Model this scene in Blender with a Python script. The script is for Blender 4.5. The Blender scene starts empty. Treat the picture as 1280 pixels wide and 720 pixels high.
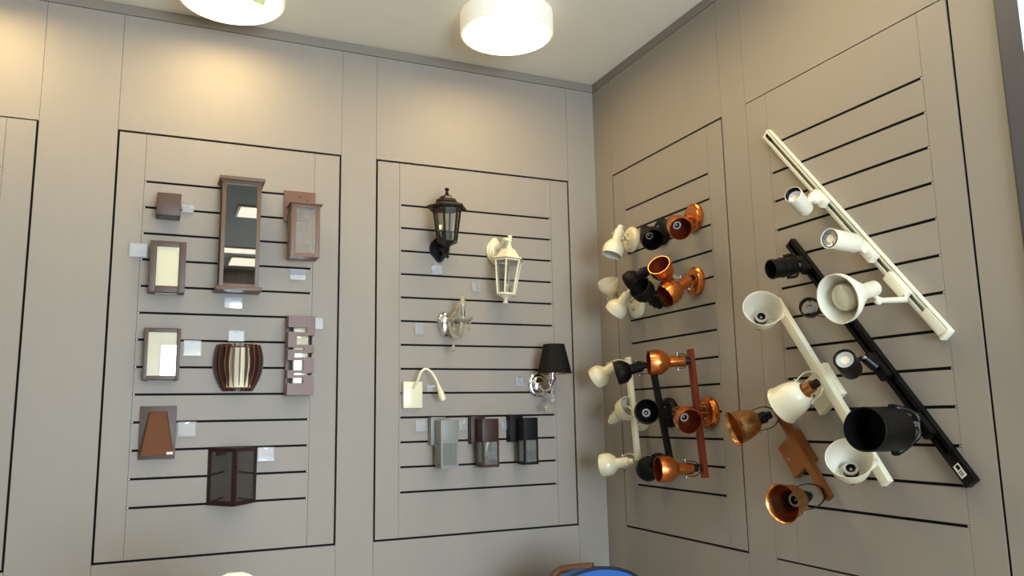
import bpy, bmesh, math, random
from mathutils import Vector, Matrix
random.seed(4)
PI = math.pi
scn = bpy.context.scene
col = scn.collection

# ------------------------------------------------------------------ camera
F_PX = 997.954
yaw, pitch, roll = -0.4224259, 0.1590851, -0.0189759
FZ = 2.10                      # height of the topmost slat groove above the floor
cy, sy, cp, sp = math.cos(yaw), math.sin(yaw), math.cos(pitch), math.sin(pitch)
FW = Vector((-sy * cp, cy * cp, sp))
r0 = Vector((cy, sy, 0)); u0 = r0.cross(FW)
RT = r0 * math.cos(roll) + u0 * math.sin(roll)
UP = -r0 * math.sin(roll) + u0 * math.cos(roll)
CAM = Vector((-1.90042, -3.22288, -0.90260 + FZ))
cd = bpy.data.cameras.new('camera'); cam = bpy.data.objects.new('camera', cd); col.objects.link(cam)
cd.sensor_width = 36; cd.lens = F_PX / 1280 * 36; cd.clip_start = 0.02
cam.matrix_world = Matrix(((RT.x, UP.x, -FW.x, CAM.x), (RT.y, UP.y, -FW.y, CAM.y), (RT.z, UP.z, -FW.z, CAM.z), (0, 0, 0, 1)))
scn.camera = cam

def ray(px, py):
    return (FW + RT * ((px - 640) / F_PX) - UP * ((py - 360) / F_PX))
def ab(px, py, d=0.0):         # point d in front of the back wall (y = 0)
    r = ray(px, py); t = (-d - CAM.y) / r.y
    return CAM + r * t
def ar(px, py, d=0.0):         # point d in front of the right wall (x = 0)
    r = ray(px, py); t = (-d - CAM.x) / r.x
    return CAM + r * t
def az(px, py, z):
    r = ray(px, py); t = (z - CAM.z) / r.z
    return CAM + r * t
def ahead(rear, opx, L, sign):
    """opening centre of a lamp head of length L whose rear end is `rear` and whose mouth is seen along ray opx"""
    to = (CAM - rear); D = to.length; to.normalize()
    r = ray(*opx).normalized()
    q = CAM + r * (D * 1.0)
    # component across the line of sight
    v = r * ((rear - CAM).dot(-to) / r.dot(-to)) + CAM - rear
    pd = v.length
    if pd >= L: return rear + v.normalized() * L
    return rear + v + to * (sign * math.sqrt(L * L - pd * pd))

# ------------------------------------------------------------------ materials
def lin(c):
    return tuple((x / 12.92 if x <= 0.04045 else ((x + 0.055) / 1.055) ** 2.4) for x in [v / 255 for v in c]) + (1,)
def mat(name, rgb, rough=0.5, metal=0.0, noise=0.0, scale=40.0, stretch=(1, 1, 1), bump=0.0, **kw):
    m = bpy.data.materials.new(name); m.use_nodes = True
    nt = m.node_tree; b = nt.nodes['Principled BSDF']
    b.inputs['Base Color'].default_value = lin(rgb); b.inputs['Roughness'].default_value = rough; b.inputs['Metallic'].default_value = metal
    for k, v in kw.items():
        b.inputs[k.replace('_', ' ')].default_value = v
    if noise or bump:
        tc = nt.nodes.new('ShaderNodeTexCoord'); mp = nt.nodes.new('ShaderNodeMapping'); n = nt.nodes.new('ShaderNodeTexNoise')
        mp.inputs['Scale'].default_value = stretch; n.inputs['Scale'].default_value = scale; n.inputs['Detail'].default_value = 4
        nt.links.new(tc.outputs['Object'], mp.inputs['Vector']); nt.links.new(mp.outputs['Vector'], n.inputs['Vector'])
        if noise:
            r = nt.nodes.new('ShaderNodeMapRange'); r.inputs['From Min'].default_value = .3; r.inputs['From Max'].default_value = .7
            r.inputs['To Min'].default_value = 1 - noise; r.inputs['To Max'].default_value = 1 + noise
            mx = nt.nodes.new('ShaderNodeMix'); mx.data_type = 'RGBA'; mx.blend_type = 'MULTIPLY'; mx.inputs['Factor'].default_value = 1
            mx.inputs[6].default_value = lin(rgb)
            nt.links.new(n.outputs['Fac'], r.inputs['Value']); nt.links.new(r.outputs['Result'], mx.inputs[7]); nt.links.new(mx.outputs[2], b.inputs['Base Color'])
        if bump:
            bp = nt.nodes.new('ShaderNodeBump'); bp.inputs['Strength'].default_value = bump; bp.inputs['Distance'].default_value = .002
            nt.links.new(n.outputs['Fac'], bp.inputs['Height']); nt.links.new(bp.outputs['Normal'], b.inputs['Normal'])
    return m
def glass(name, tint, refl=0.12, rough=0.0, haze=0.0, hazecol=(200, 200, 200), bump=0.0, scale=60):
    """thin pane: tinted see-through, mirror-like reflection growing at grazing angles, some haze"""
    m = bpy.data.materials.new(name); m.use_nodes = True; nt = m.node_tree; nt.nodes.clear()
    o = nt.nodes.new('ShaderNodeOutputMaterial'); t = nt.nodes.new('ShaderNodeBsdfTransparent'); t.inputs[0].default_value = tint + (1,)
    g = nt.nodes.new('ShaderNodeBsdfGlossy'); g.inputs['Roughness'].default_value = rough; g.inputs[0].default_value = (1, 1, 1, 1)
    d = nt.nodes.new('ShaderNodeBsdfDiffuse'); d.inputs[0].default_value = lin(hazecol)
    m1 = nt.nodes.new('ShaderNodeMixShader'); m1.inputs[0].default_value = haze
    m2 = nt.nodes.new('ShaderNodeMixShader')
    lw = nt.nodes.new('ShaderNodeLayerWeight'); lw.inputs[0].default_value = .25
    mr = nt.nodes.new('ShaderNodeMapRange'); mr.inputs['To Min'].default_value = refl; mr.inputs['To Max'].default_value = min(1, refl + .35)
    nt.links.new(lw.outputs['Fresnel'], mr.inputs['Value']); nt.links.new(mr.outputs['Result'], m2.inputs[0])
    nt.links.new(t.outputs[0], m1.inputs[1]); nt.links.new(d.outputs[0], m1.inputs[2])
    nt.links.new(m1.outputs[0], m2.inputs[1]); nt.links.new(g.outputs[0], m2.inputs[2]); nt.links.new(m2.outputs[0], o.inputs[0])
    if bump:
        tc = nt.nodes.new('ShaderNodeTexCoord'); n = nt.nodes.new('ShaderNodeTexNoise'); n.inputs['Scale'].default_value = scale
        bp = nt.nodes.new('ShaderNodeBump'); bp.inputs['Strength'].default_value = bump; bp.inputs['Distance'].default_value = .01
        nt.links.new(tc.outputs['Object'], n.inputs['Vector']); nt.links.new(n.outputs['Fac'], bp.inputs['Height']); nt.links.new(bp.outputs['Normal'], g.inputs['Normal'])
    return m
def emit(name, rgb, strength):
    m = bpy.data.materials.new(name); m.use_nodes = True; nt = m.node_tree; b = nt.nodes['Principled BSDF']
    b.inputs['Base Color'].default_value = (.85, .85, .82, 1); b.inputs['Emission Color'].default_value = lin(rgb); b.inputs['Emission Strength'].default_value = strength
    return m

M = {}
M['board'] = mat('grey_laminate', (150, 141, 131), .55, noise=.012, scale=26, stretch=(1, 1, .25), bump=.03)
M['gap'] = mat('groove_black', (9, 6, 5), .8, Specular_IOR_Level=.2)
M['chip'] = mat('bare_insert_end', (190, 186, 178), .4, .3)
M['ceil'] = mat('ceiling_paint', (236, 230, 214), .8, noise=.01, scale=8)
M['crown'] = mat('crown_laminate', (136, 126, 114), .55, noise=.03, scale=30, stretch=(.1, .1, 1))
M['plaster'] = mat('plaster', (190, 184, 174), .85, noise=.02, scale=6)
M['floor'] = mat('floor_tile', (178, 172, 164), .35, noise=.05, scale=5)
M['alu'] = mat('grey_aluminium', (78, 76, 82), .5, .2, noise=.02, scale=20)
M['brown'] = mat('brown_powder_coat', (78, 58, 48), .45, noise=.04, scale=300, bump=.05)
M['brown2'] = mat('tobacco_brown_coat', (98, 74, 54), .42, noise=.05, scale=200)
M['rust'] = mat('red_brown_coat', (110, 76, 60), .42, noise=.06, scale=200)
M['mauve'] = mat('mauve_brown_coat', (114, 87, 81), .45, noise=.03, scale=200)
M['orange'] = mat('orange_brown_coat', (100, 57, 26), .55, Specular_IOR_Level=.25, noise=.03, scale=250)
M['dkred'] = mat('dark_red_brown_coat', (46, 24, 19), .42, Specular_IOR_Level=.3, noise=.05, scale=200)
M['inside'] = mat('dark_interior', (52, 42, 38), .6)
M['frost'] = mat('frosted_glass', (214, 208, 178), .22, noise=.01, scale=30, Coat_Weight=.6, Coat_Roughness=.02)
M['mirrorfrost'] = mat('polished_opal_glass', (196, 188, 158), .25, Coat_Weight=1.0, Coat_Roughness=.01, Coat_IOR=2.2)
M['opal'] = mat('opal_diffuser', (226, 214, 184), .35)
M['wenge'] = mat('wenge_veneer', (58, 32, 27), .4, noise=.15, scale=60, stretch=(1, 1, .1))
M['wengeedge'] = mat('light_cut_edge', (128, 82, 56), .5)
M['black'] = mat('black_metal', (9, 7, 6), .36, Specular_IOR_Level=.25, noise=.05, scale=100)
M['blackin'] = mat('black_inner', (6, 5, 5), .5, Specular_IOR_Level=.3)
M['matblack'] = mat('matt_black_metal', (11, 9, 7), .5, Specular_IOR_Level=.2)
M['bronze'] = mat('black_bronze_metal', (36, 28, 20), .30, .5)
M['white'] = mat('white_enamel', (230, 222, 194), .3, Coat_Weight=.3)
M['white2'] = mat('white_plastic', (232, 226, 204), .35)
M['whitein'] = mat('white_inner_enamel', (226, 220, 204), .4)
M['cream'] = mat('cream_plastic', (222, 212, 180), .4)
M['copper'] = mat('copper_gloss', (206, 120, 60), .24, .9)
M['copperin'] = mat('copper_inner', (140, 62, 34), .35, .7)
M['brushed'] = mat('brushed_copper', (196, 142, 88), .27, 1.0, noise=.08, scale=60, stretch=(1, 1, 8))
M['copperbar'] = mat('red_copper_paint', (132, 58, 34), .32, .5)
M['copperplate'] = mat('satin_copper', (176, 116, 70), .30, .95)
M['chrome'] = mat('chrome', (225, 225, 228), .07, 1.0)
M['steel'] = mat('steel', (170, 168, 165), .25, .9)
M['porcelain'] = mat('socket_porcelain', (176, 168, 158), .35)
M['crystal'] = mat('crystal', (244, 234, 206), .06, Transmission_Weight=.7, IOR=1.5)
M['clear'] = glass('clear_glass', (.93, .94, .93), .05)
M['dusk'] = glass('dark_glass', (.30, .25, .21), .055)
M['smoke'] = glass('smoky_glass', (.30, .28, .29), .12, haze=.16, hazecol=(120, 112, 112))
M['seeded'] = glass('seeded_glass', (.86, .85, .83), .12, haze=.15, bump=1.0, scale=180)
M['panefrost'] = glass('hazy_glass', (.75, .76, .75), .08, haze=.35, hazecol=(150, 152, 148))
M['pale'] = glass('window_glass', (.96, .97, .97), .03)
M['tag'] = glass('clear_tag', (.92, .93, .95), .16, rough=.05, haze=.28, hazecol=(226, 228, 236))
M['tagpaper'] = mat('tag_paper', (222, 222, 228), .4, Coat_Weight=.8, Coat_Roughness=.05)
M['grey'] = mat('grey_powder_coat', (128, 128, 124), .42, noise=.03, scale=200)
M['redbrown'] = mat('maroon_brown_coat', (54, 27, 22), .4, Specular_IOR_Level=.35, noise=.03, scale=200)
M['blackbox'] = mat('charcoal_black_coat', (9, 7, 8), .5, Specular_IOR_Level=.2)
M['shade'] = mat('black_pleated_fabric', (12, 8, 5), .6, Specular_IOR_Level=.2)
M['gold'] = mat('shade_lining', (170, 140, 90), .4, .4)
M['sticker'] = mat('white_sticker', (226, 220, 206), .5)
M['mint'] = mat('mint_label_film', (216, 234, 200), .5, Alpha=.92)
M['lamp'] = emit('lamp_diffuser', (255, 224, 160), 12.0)
M['drum'] = emit('lamp_drum', (255, 232, 176), .20)
M['panellight'] = emit('panel_light', (255, 240, 214), 8.0)
M['blue'] = mat('blue_fabric', (42, 96, 172), .8, noise=.06, scale=120)
M['navy'] = mat('navy_piping', (24, 26, 44), .7)
M['armwood'] = mat('brown_wood', (92, 62, 46), .45, noise=.12, scale=25, stretch=(1, 6, 6))

# ------------------------------------------------------------------ mesh kit
class MB:
    def __init__(self): self.bm = bmesh.new(); self.mi = 0
    def _setmi(self, faces):
        for f in faces: f.material_index = self.mi
    def box(self, a, b, bevel=0.0):
        a, b = Vector(a), Vector(b)
        lo = Vector([min(a[i], b[i]) for i in range(3)]); hi = Vector([max(a[i], b[i]) for i in range(3)])
        return self.obox((lo + hi) / 2, Vector((1, 0, 0)), Vector((0, 1, 0)), Vector((0, 0, 1)), (hi - lo) / 2, bevel)
    def obox(self, c, ax, ay, az_, h, bevel=0.0):
        vs = [self.bm.verts.new(c + ax * (sx * h[0]) + ay * (sy_ * h[1]) + az_ * (sz * h[2])) for sx in (-1, 1) for sy_ in (-1, 1) for sz in (-1, 1)]
        idx = [(0, 1, 3, 2), (4, 6, 7, 5), (0, 4, 5, 1), (2, 3, 7, 6), (0, 2, 6, 4), (1, 5, 7, 3)]
        fs = [self.bm.faces.new([vs[i] for i in q]) for q in idx]
        bmesh.ops.recalc_face_normals(self.bm, faces=fs)
        self._setmi(fs)
        if bevel > 0:
            ed = list({e for f in fs for e in f.edges})
            r = bmesh.ops.bevel(self.bm, geom=ed, offset=bevel, segments=2, profile=.6, affect='EDGES', clamp_overlap=True)
            self._setmi(r['faces'])
        return self
    def prism(self, pts, off):
        """closed polygon pts extruded by vector off"""
        a = [self.bm.verts.new(Vector(p)) for p in pts]; b = [self.bm.verts.new(Vector(p) + Vector(off)) for p in pts]
        n = len(a); fs = [self.bm.faces.new(a), self.bm.faces.new(b[::-1])]
        sides = []
        for i in range(n): sides.append(self.bm.faces.new((a[i], b[i], b[(i + 1) % n], a[(i + 1) % n])))
        bmesh.ops.recalc_face_normals(self.bm, faces=fs + sides); self._setmi(fs + sides)
        return sides
    def ngon(self, pts):
        f = self.bm.faces.new([self.bm.verts.new(Vector(p)) for p in pts]); self._setmi([f]); return f
    def lathe(self, o, axis, prof, n=32, u=None, phase=0.0, sx=1.0, sy=1.0, mats=None, arc=None):
        """prof: list of (distance along axis, radius)"""
        axis = Vector(axis).normalized()
        if u is None:
            u = Vector((0, 0, 1)) if abs(axis.z) < .9 else Vector((1, 0, 0))
        u = (u - axis * u.dot(axis)).normalized(); v = axis.cross(u)
        rings = []
        for s, r in prof:
            c = Vector(o) + axis * s
            if r < 1e-6: rings.append([self.bm.verts.new(c)]); continue
            rings.append([self.bm.verts.new(c + u * (r * sx * math.cos(phase + 2 * PI * k / n)) + v * (r * sy * math.sin(phase + 2 * PI * k / n))) for k in range(n)])
        fs = []
        for i in range(len(rings) - 1):
            A, B = rings[i], rings[i + 1]; mi = mats[i] if mats else self.mi
            for k in range(n):
                k2 = (k + 1) % n
                if len(A) == 1 and len(B) == 1: break
                if len(A) == 1: f = self.bm.faces.new((A[0], B[k], B[k2]))
                elif len(B) == 1: f = self.bm.faces.new((A[k], B[0], A[k2]))
                else: f = self.bm.faces.new((A[k], B[k], B[k2], A[k2]))
                f.material_index = mi; f.smooth = True; fs.append(f)
        bmesh.ops.recalc_face_normals(self.bm, faces=fs)
        return self
    def tube(self, pts, r, n=10, smooth=0, flat=None, closed=False):
        pts = [Vector(p) for p in pts]
        if smooth: pts = catmull(pts, smooth, closed)
        N = len(pts); rings = []; up = None
        for i, p in enumerate(pts):
            if closed: t = pts[(i + 1) % N] - pts[i - 1]
            else: t = pts[min(i + 1, N - 1)] - pts[max(i - 1, 0)]
            t.normalize()
            if up is None:
                up = Vector((0, 0, 1)) if abs(t.z) < .9 else Vector((1, 0, 0))
                if flat is not None: up = Vector(flat)
            up = (up - t * up.dot(t))
            if up.length < 1e-4: up = t.orthogonal()
            up.normalize(); w = t.cross(up)
            rr = r(i / max(1, N - 1)) if callable(r) else r
            ra, rb = rr if isinstance(rr, tuple) else (rr, rr)
            rings.append([self.bm.verts.new(p + up * (ra * math.cos(2 * PI * k / n)) + w * (rb * math.sin(2 * PI * k / n))) for k in range(n)])
        fs = []
        for i in range(N if closed else N - 1):
            A, B = rings[i], rings[(i + 1) % N]
            for k in range(n):
                f = self.bm.faces.new((A[k], A[(k + 1) % n], B[(k + 1) % n], B[k])); f.smooth = True; fs.append(f)
        if not closed: fs += [self.bm.faces.new(rings[0][::-1]), self.bm.faces.new(rings[-1])]
        bmesh.ops.recalc_face_normals(self.bm, faces=fs); self._setmi(fs)
        return self
    def ball(self, c, r, sz=1.0, n=16):
        prof = [(-r * sz * math.cos(PI * i / 10), max(0, r * math.sin(PI * i / 10))) for i in range(11)]
        prof[0] = (prof[0][0], 0); prof[-1] = (prof[-1][0], 0)
        return self.lathe(c, (0, 0, 1), prof, n)
    def build(self, name, mats, parent=None, angle=38, label=None):
        me = bpy.data.meshes.new(name)
        org = Vector(parent.get('_o', (0, 0, 0))) if parent is not None else Vector((0, 0, 0))
        if org.length: bmesh.ops.translate(self.bm, verts=self.bm.verts, vec=-org)
        self.bm.to_mesh(me); self.bm.free()
        for m in (mats if isinstance(mats, (list, tuple)) else [mats]): me.materials.append(m)
        for p in me.polygons: p.use_smooth = True
        me.set_sharp_from_angle(angle=math.radians(angle))
        o = bpy.data.objects.new(name, me); col.objects.link(o)
        if parent is not None:
            o.parent = parent; o['_o'] = tuple(org)
        if label: o['label'] = label
        return o
def catmull(P, k, closed=False):
    out = []; n = len(P)
    rng = range(n) if closed else range(n - 1)
    for i in rng:
        if closed: p0, p1, p2, p3 = P[i - 1], P[i], P[(i + 1) % n], P[(i + 2) % n]
        else: p0, p1, p2, p3 = P[max(i - 1, 0)], P[i], P[i + 1], P[min(i + 2, n - 1)]
        for j in range(k):
            t = j / k
            out.append(.5 * ((2 * p1) + (p2 - p0) * t + (2 * p0 - 5 * p1 + 4 * p2 - p3) * t * t + (3 * p1 - p0 - 3 * p2 + p3) * t ** 3))
    if not closed: out.append(P[-1])
    return out
def tag(o, label, cat, group=None, kind='thing'):
    o['label'] = label; o['category'] = cat; o['kind'] = kind
    if group: o['group'] = group
    return o
def thing(name, loc, label, cat, group=None):
    o = bpy.data.objects.new(name, None); col.objects.link(o); o.location = loc; o.empty_display_size = .03; o['_o'] = tuple(loc)
    return tag(o, label, cat, group)
def struct(name, mb, mats, parent=None):
    o = mb.build(name, mats, parent); o['kind'] = 'structure'; return o

# ------------------------------------------------------------------ room shell
TH = .018; G = .0075; SEAM = .0012
ZF_T, ZF_B = FZ + .1921, FZ - 1.3845
ZC, ZT = FZ + .6987, FZ + .657
XL, YF = -5.6, -5.8
P0r = (ab(48, 152).x + ab(5, 715).x) / 2
ENDY = ar(1242, 0).y
def panel_boards(mb, P, u0, u1, s0, s1, g):
    """slatted panel; P(u, depth, z) -> world.  u0<u1 frame, s0<s1 slat field; g = gaps (lo, hi, bottom, top)"""
    def bx(a, b, z0, z1):
        mb.mi = 0; mb.box(P(a, 0, z0), P(b, -TH, z1))
    a0, a1, z0, z1 = u0 + g[0], u1 - g[1], ZF_B + g[2], ZF_T - g[3]
    bx(a0, s0 - SEAM / 2, z0, z1); bx(s1 + SEAM / 2, a1, z0, z1)
    h = .0043
    zs = [FZ - .1 * i for i in range(13)]
    bx(s0 + SEAM / 2, s1 - SEAM / 2, zs[0] + h, z1)
    for i in range(12): bx(s0 + SEAM / 2, s1 - SEAM / 2, zs[i + 1] + h, zs[i] - h)
    bx(s0 + SEAM / 2, s1 - SEAM / 2, z0, zs[12] - h)
    mb.mi = 1; mb.box(P(u0 + SEAM, -.0045, ZF_B + .0005), P(u1 - SEAM, -TH - .004, ZF_T - .0005))
    mb.mi = 2
    for z in zs:
        for e, s in ((s0, 1), (s1, -1)):
            mb.box(P(e + s * .0015, -.0015, z - .0025), P(e + s * .007, -.006, z + .0025))
    mb.mi = 0
PB = lambda u, d, z: Vector((u, -d, z))
PR = lambda u, d, z: Vector((-d, u, z))
B1, B2, B0 = (-2.0668, -1.2245), (-1.0755, -.149), (P0r - .86, P0r)
Q1, Q2 = (-.9427, -.1512), (-1.885, -1.075)
panels = [(PB, B1, (-1.9669, -1.3334), (G, G, G, G), 'grey slatted display panel carrying the brown outdoor lamps on the back wall'),
          (PB, B2, (-.9725, -.2475), (G, G, G, G), 'grey slatted display panel carrying coach lanterns and crystal sconces on the back wall'),
          (PB, B0, (P0r - .76, P0r - .1), (G, G, G, .004), 'bare grey panel at the edge of the back wall with no lamps in view'),
          (PR, Q1, (-.8479, -.2459), (G, G, G, G), 'grey slatted display panel next to the corner carrying round-based spotlights'),
          (PR, Q2, (-1.7866, -1.1784), (G, .0013, G * .7, .003), 'grey slatted display panel carrying the diagonal track lights')]
for P, u, s, g, lab in panels:
    mb = MB(); panel_boards(mb, P, u[0], u[1], s[0], s[1], g)
    tag(mb.build('slatwall_panel', [M['board'], M['gap'], M['chip']]), lab, 'display panel', 'slatted display panels')
def wall_boards(P, spans, frames, lo, hi):
    """stile boards between the panels, infill boards above and below them"""
    mb = MB(); mb.mi = 1; mb.box(P(lo, -TH - .006, 0), P(hi, -TH - .03, ZC)); mb.mi = 0
    cuts = sorted(frames); x = lo
    for (a, b) in cuts:
        if a > x: mb.box(P(x + SEAM / 2, 0, 0), P(a - G / 2 if False else a - SEAM / 2, -TH, ZT - .002))
        mb.box(P(a + SEAM / 2, 0, ZF_T + .001), P(b - SEAM / 2, -TH, ZT - .002))
        mb.box(P(a + SEAM / 2, 0, 0), P(b - SEAM / 2, -TH, ZF_B - .001)); x = b
    if hi > x: mb.box(P(x + SEAM / 2, 0, 0), P(hi - SEAM / 2, -TH, ZT - .002))
    return mb
struct('wall_back', wall_boards(PB, None, [B0, B1, B2], XL, 0), [M['board'], M['gap']])
struct('wall_right', wall_boards(PR, None, [Q2, Q1], ENDY, .0176), [M['board'], M['gap']])
mb = MB(); mb.box((XL, 0, ZT + .001), (.03, .03, ZC - .0015)); mb.mi = 1; mb.box((XL, .006, ZT - .002), (.03, .03, ZC)); struct('trim_1', mb, [M['crown'], M['gap']])
mb = MB(); mb.box((0, ENDY, ZT + .001), (.03, -.0003, ZC - .0015)); mb.mi = 1; mb.box((.006, ENDY, ZT - .002), (.03, -.0003, ZC)); struct('trim_2', mb, [M['crown'], M['gap']])
mb = MB(); mb.box((XL - .1, YF - .1, ZC), (.5, .1, ZC + .1)); struct('ceiling', mb, M['ceil'])
mb = MB(); mb.box((XL - .1, YF - .1, -.1), (.5, .1, 0)); struct('floor', mb, M['floor'])
mb = MB(); mb.box((XL - .1, YF, 0), (XL, 0, ZC)); struct('wall_left', mb, M['plaster'])
# shop front behind the camera: wall with one wide opening
W1 = (-1.87, -.12, .20, 2.05)
mb = MB()
mb.box((XL, YF - .12, 0), (W1[0], YF, ZC)); mb.box((W1[1], YF - .12, 0), (.1, YF, ZC)); mb.box((W1[0], YF - .12, 0), (W1[1], YF, W1[2])); mb.box((W1[0], YF - .12, W1[3]), (W1[1], YF, ZC))
struct('wall_front', mb, M['plaster'])
mb = MB()
for i in range(4):
    x = W1[0] + (W1[1] - W1[0]) * i / 3; mb.box((x - .03, YF - .1, W1[2]), (x + .03, YF - .03, W1[3]))
for z in (W1[2] + .03, W1[3] - .03): mb.box((W1[0], YF - .1, z - .03), (W1[1], YF - .03, z + .03))
w = struct('window_1', mb, M['alu'])
mb = MB(); mb.box((W1[0], YF - .07, W1[2]), (W1[1], YF - .064, W1[3])); mb.build('pane', M['pale'], w)
# aluminium post where the panelled wall ends, then glazing along the side
JW = (ar(1242, 0).y - ar(1275.5, 0).y) * 1.0
y1 = ENDY - JW
mb = MB(); mb.box((-.004, ENDY - .001, 0), (.10, ENDY - JW * .16, ZC)); mb.box((-.012, ENDY - JW * .16, 0), (.10, y1, ZC)); struct('trim_3', mb, M['alu'])
W2 = (y1 - .6, y1, 1.9, 2.74)
mb = MB()
mb.box((0, YF, 0), (.12, W2[0], ZC)); mb.box((0, W2[0], 0), (.12, W2[1], W2[2])); mb.box((0, W2[0], W2[3]), (.12, W2[1], ZC))
struct('wall_side', mb, M['plaster'])
mb = MB()
for i in range(2):
    y = W2[0] + (W2[1] - W2[0]) * i / 2 - (.025 if i == 2 else -.025 if i == 0 else 0); mb.box((.03, y - .025, W2[2]), (.09, y + .025, W2[3]))
for z in (W2[2] + .025, W2[3] - .025): mb.box((.03, W2[0], z - .025), (.09, W2[1], z + .025))
w = struct('window_2', mb, M['alu'])
mb = MB(); mb.box((.055, W2[0], W2[2]), (.061, W2[1], W2[3])); mb.build('pane', M['pale'], w)

# ------------------------------------------------------------------ ceiling lights
def ceiling_disc(x, y, r, h, label):
    t = thing('ceiling_light', (x, y, ZC), label, 'ceiling light', 'round ceiling lights')
    MB().lathe((x, y, ZC), (0, 0, -1), [(0, .0), (0, r), (h - .006, r), (h, r - .004), (h, r - .012), (h - .006, r - .012), (h - .006, 0)], 64).build('drum', M['drum'], t)
    mb = MB(); mb.lathe((x, y, ZC), (0, 0, -1), [(h - .004, 0), (h - .004, r - .0125), (h + .002, r - .013), (h + .004, r - .03), (h + .004, 0)], 64); mb.build('diffuser', M['lamp'], t)
    return t
LH = .085
zl = ZC - LH
pa, pb_, pc = az(575.5, 43, zl), az(692, 43, zl), az(633.5, 43, zl)
R2 = (pa - pb_).length / 2
c2 = (az(633.5, 16, zl) + az(633.5, 69.6, zl)) / 2
ceiling_disc(c2.x, c2.y, R2, LH, 'round drum ceiling light seen whole, closest to the room corner')
e1 = az(304, 33, zl)
c1 = Vector((az(290, 0, zl).x, e1.y - R2 * .97, 0))
t = ceiling_disc(c1.x, c1.y, R2, LH, 'round ceiling light cut by the frame, with a label on its diffuser')
mb = MB(); q = [az(306, -3, zl - .005), az(330.5, 7.5, zl - .005), az(334, -6, zl - .005), az(309, -22, zl - .005)]
mb.prism(q, (0, 0, -.0012)); mb.build('label', M['mint'], t, label='pale green film label')
print('LAMPS', c1, c2, R2, 'ENDY', ENDY, 'P0r', P0r, 'JW', JW)
for (x, y) in [(-2.52, c1.y), (-.55, -1.5)]:
    ceiling_disc(x, y, R2, LH, 'round drum ceiling light above the ' + ('far end of the back wall' if x < -2.5 else 'diagonal track lights'))
for (x, y, hx, hy, lab) in [(-1.16, -3.25, .2, .15, 'square ceiling panel light closest to the lamp wall'), (-1.0, -4.75, .75, .10, 'long ceiling panel light in the middle of the shop'), (-.95, -5.3, .3, .2, 'square ceiling panel light by the shop window'),]:
    t = thing('ceiling_panel_light', (x, y, ZC), lab, 'ceiling light', 'ceiling panel lights')
    mb = MB(); mb.box((x - hx - .02, y - hy - .02, ZC), (x + hx + .02, y + hy + .02, ZC - .012)); mb.build('frame', M['white2'], t)
    mb = MB(); mb.box((x - hx, y - hy, ZC - .0125), (x + hx, y + hy, ZC - .016)); mb.build('diffuser', M['panellight'], t)

# ------------------------------------------------------------------ back wall lamps, first panel
E0 = .0006                       # everything stands this far off its wall
def rect(d, *px):
    p = [ab(x, y, d) for x, y in px]
    return (p[0].x + p[3].x) / 2, (p[1].x + p[2].x) / 2, (p[2].z + p[3].z) / 2, (p[0].z + p[1].z) / 2
def frame_box(mb, x0, x1, z0, z1, yb, yf, wl, wr, wb, wt, bev=.0015):
    """open box: four side walls from yb (wall) to yf (front) whose front edge shows as a frame"""
    mb.box((x0, -yb, z0), (x0 + wl, -yf, z1), bev); mb.box((x1 - wr, -yb, z0), (x1, -yf, z1), bev)
    mb.box((x0 + wl, -yb, z0), (x1 - wr, -yf, z0 + wb), bev); mb.box((x0 + wl, -yb, z1 - wt), (x1 - wr, -yf, z1), bev)
# cube
d = .082
x0, x1, z0, z1 = rect(d, (196.3, 240.3), (227.1, 242.3), (225.4, 269.8), (195.4, 268.5))
t = thing('cube_wall_lamp', ((x0 + x1) / 2, -E0, (z0 + z1) / 2), 'small plain brown cube wall lamp at the top of the brown lamps panel', 'wall lamp')
mb = MB(); frame_box(mb, x0, x1, z0, z1, .006, d, .004, .004, .004, .004); mb.box((x0, -d + .004, z0), (x1, -d, z1), .001)
for f in list(mb.bm.faces): pass
mb.build('housing', M['brown'], t)
mb = MB(); mb.box((x0 + .006, -E0, z0 + .006), (x1 - .006, -.006, z1 - .006)); mb.build('mounting_plate', M['brown'], t)
mb = MB(); mb.box((x0 + .012, -.014, z0 - .001), (x1 - .012, -d + .014, z0 + .0)); mb.build('lens', M['panefrost'], t)
# framed bulkhead with slit
d = .075
x0, x1, z0, z1 = rect(d, (188, 299.9), (233.4, 302.6), (230.8, 365.6), (185.2, 364.4))
gx0, gx1, gz0, gz1 = rect(d - .006, (196.4, 308.1), (224.2, 309), (222.4, 358), (194.4, 357))
t = thing('framed_wall_lamp', ((x0 + x1) / 2, -E0, (z0 + z1) / 2), 'brown wall lamp with broad frame around frosted glass, below the small cube lamp', 'wall lamp')
mb = MB(); frame_box(mb, x0, x1, z0, z1, .004, d, gx0 - x0, x1 - gx1, gz0 - z0, z1 - gz1, .002); mb.build('frame', M['brown'], t)
mb = MB(); mb.box((x0 + .01, -E0, z0 + .01), (x1 - .01, -.004, z1 - .01)); mb.build('mounting_plate', M['brown'], t)
mb = MB(); mb.box((gx0 + .0002, -.004, gz0 + .0002), (gx1 - .0002, -d + .006, gz1 - .0002)); mb.build('glass', M['frost'], t)
mb = MB(); mb.box((x0 + .025, -.02, z0 - .0012), (x1 - .025, -d + .03, z0)); mb.build('lens', M['opal'], t, label='white slit lens underneath')
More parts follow.
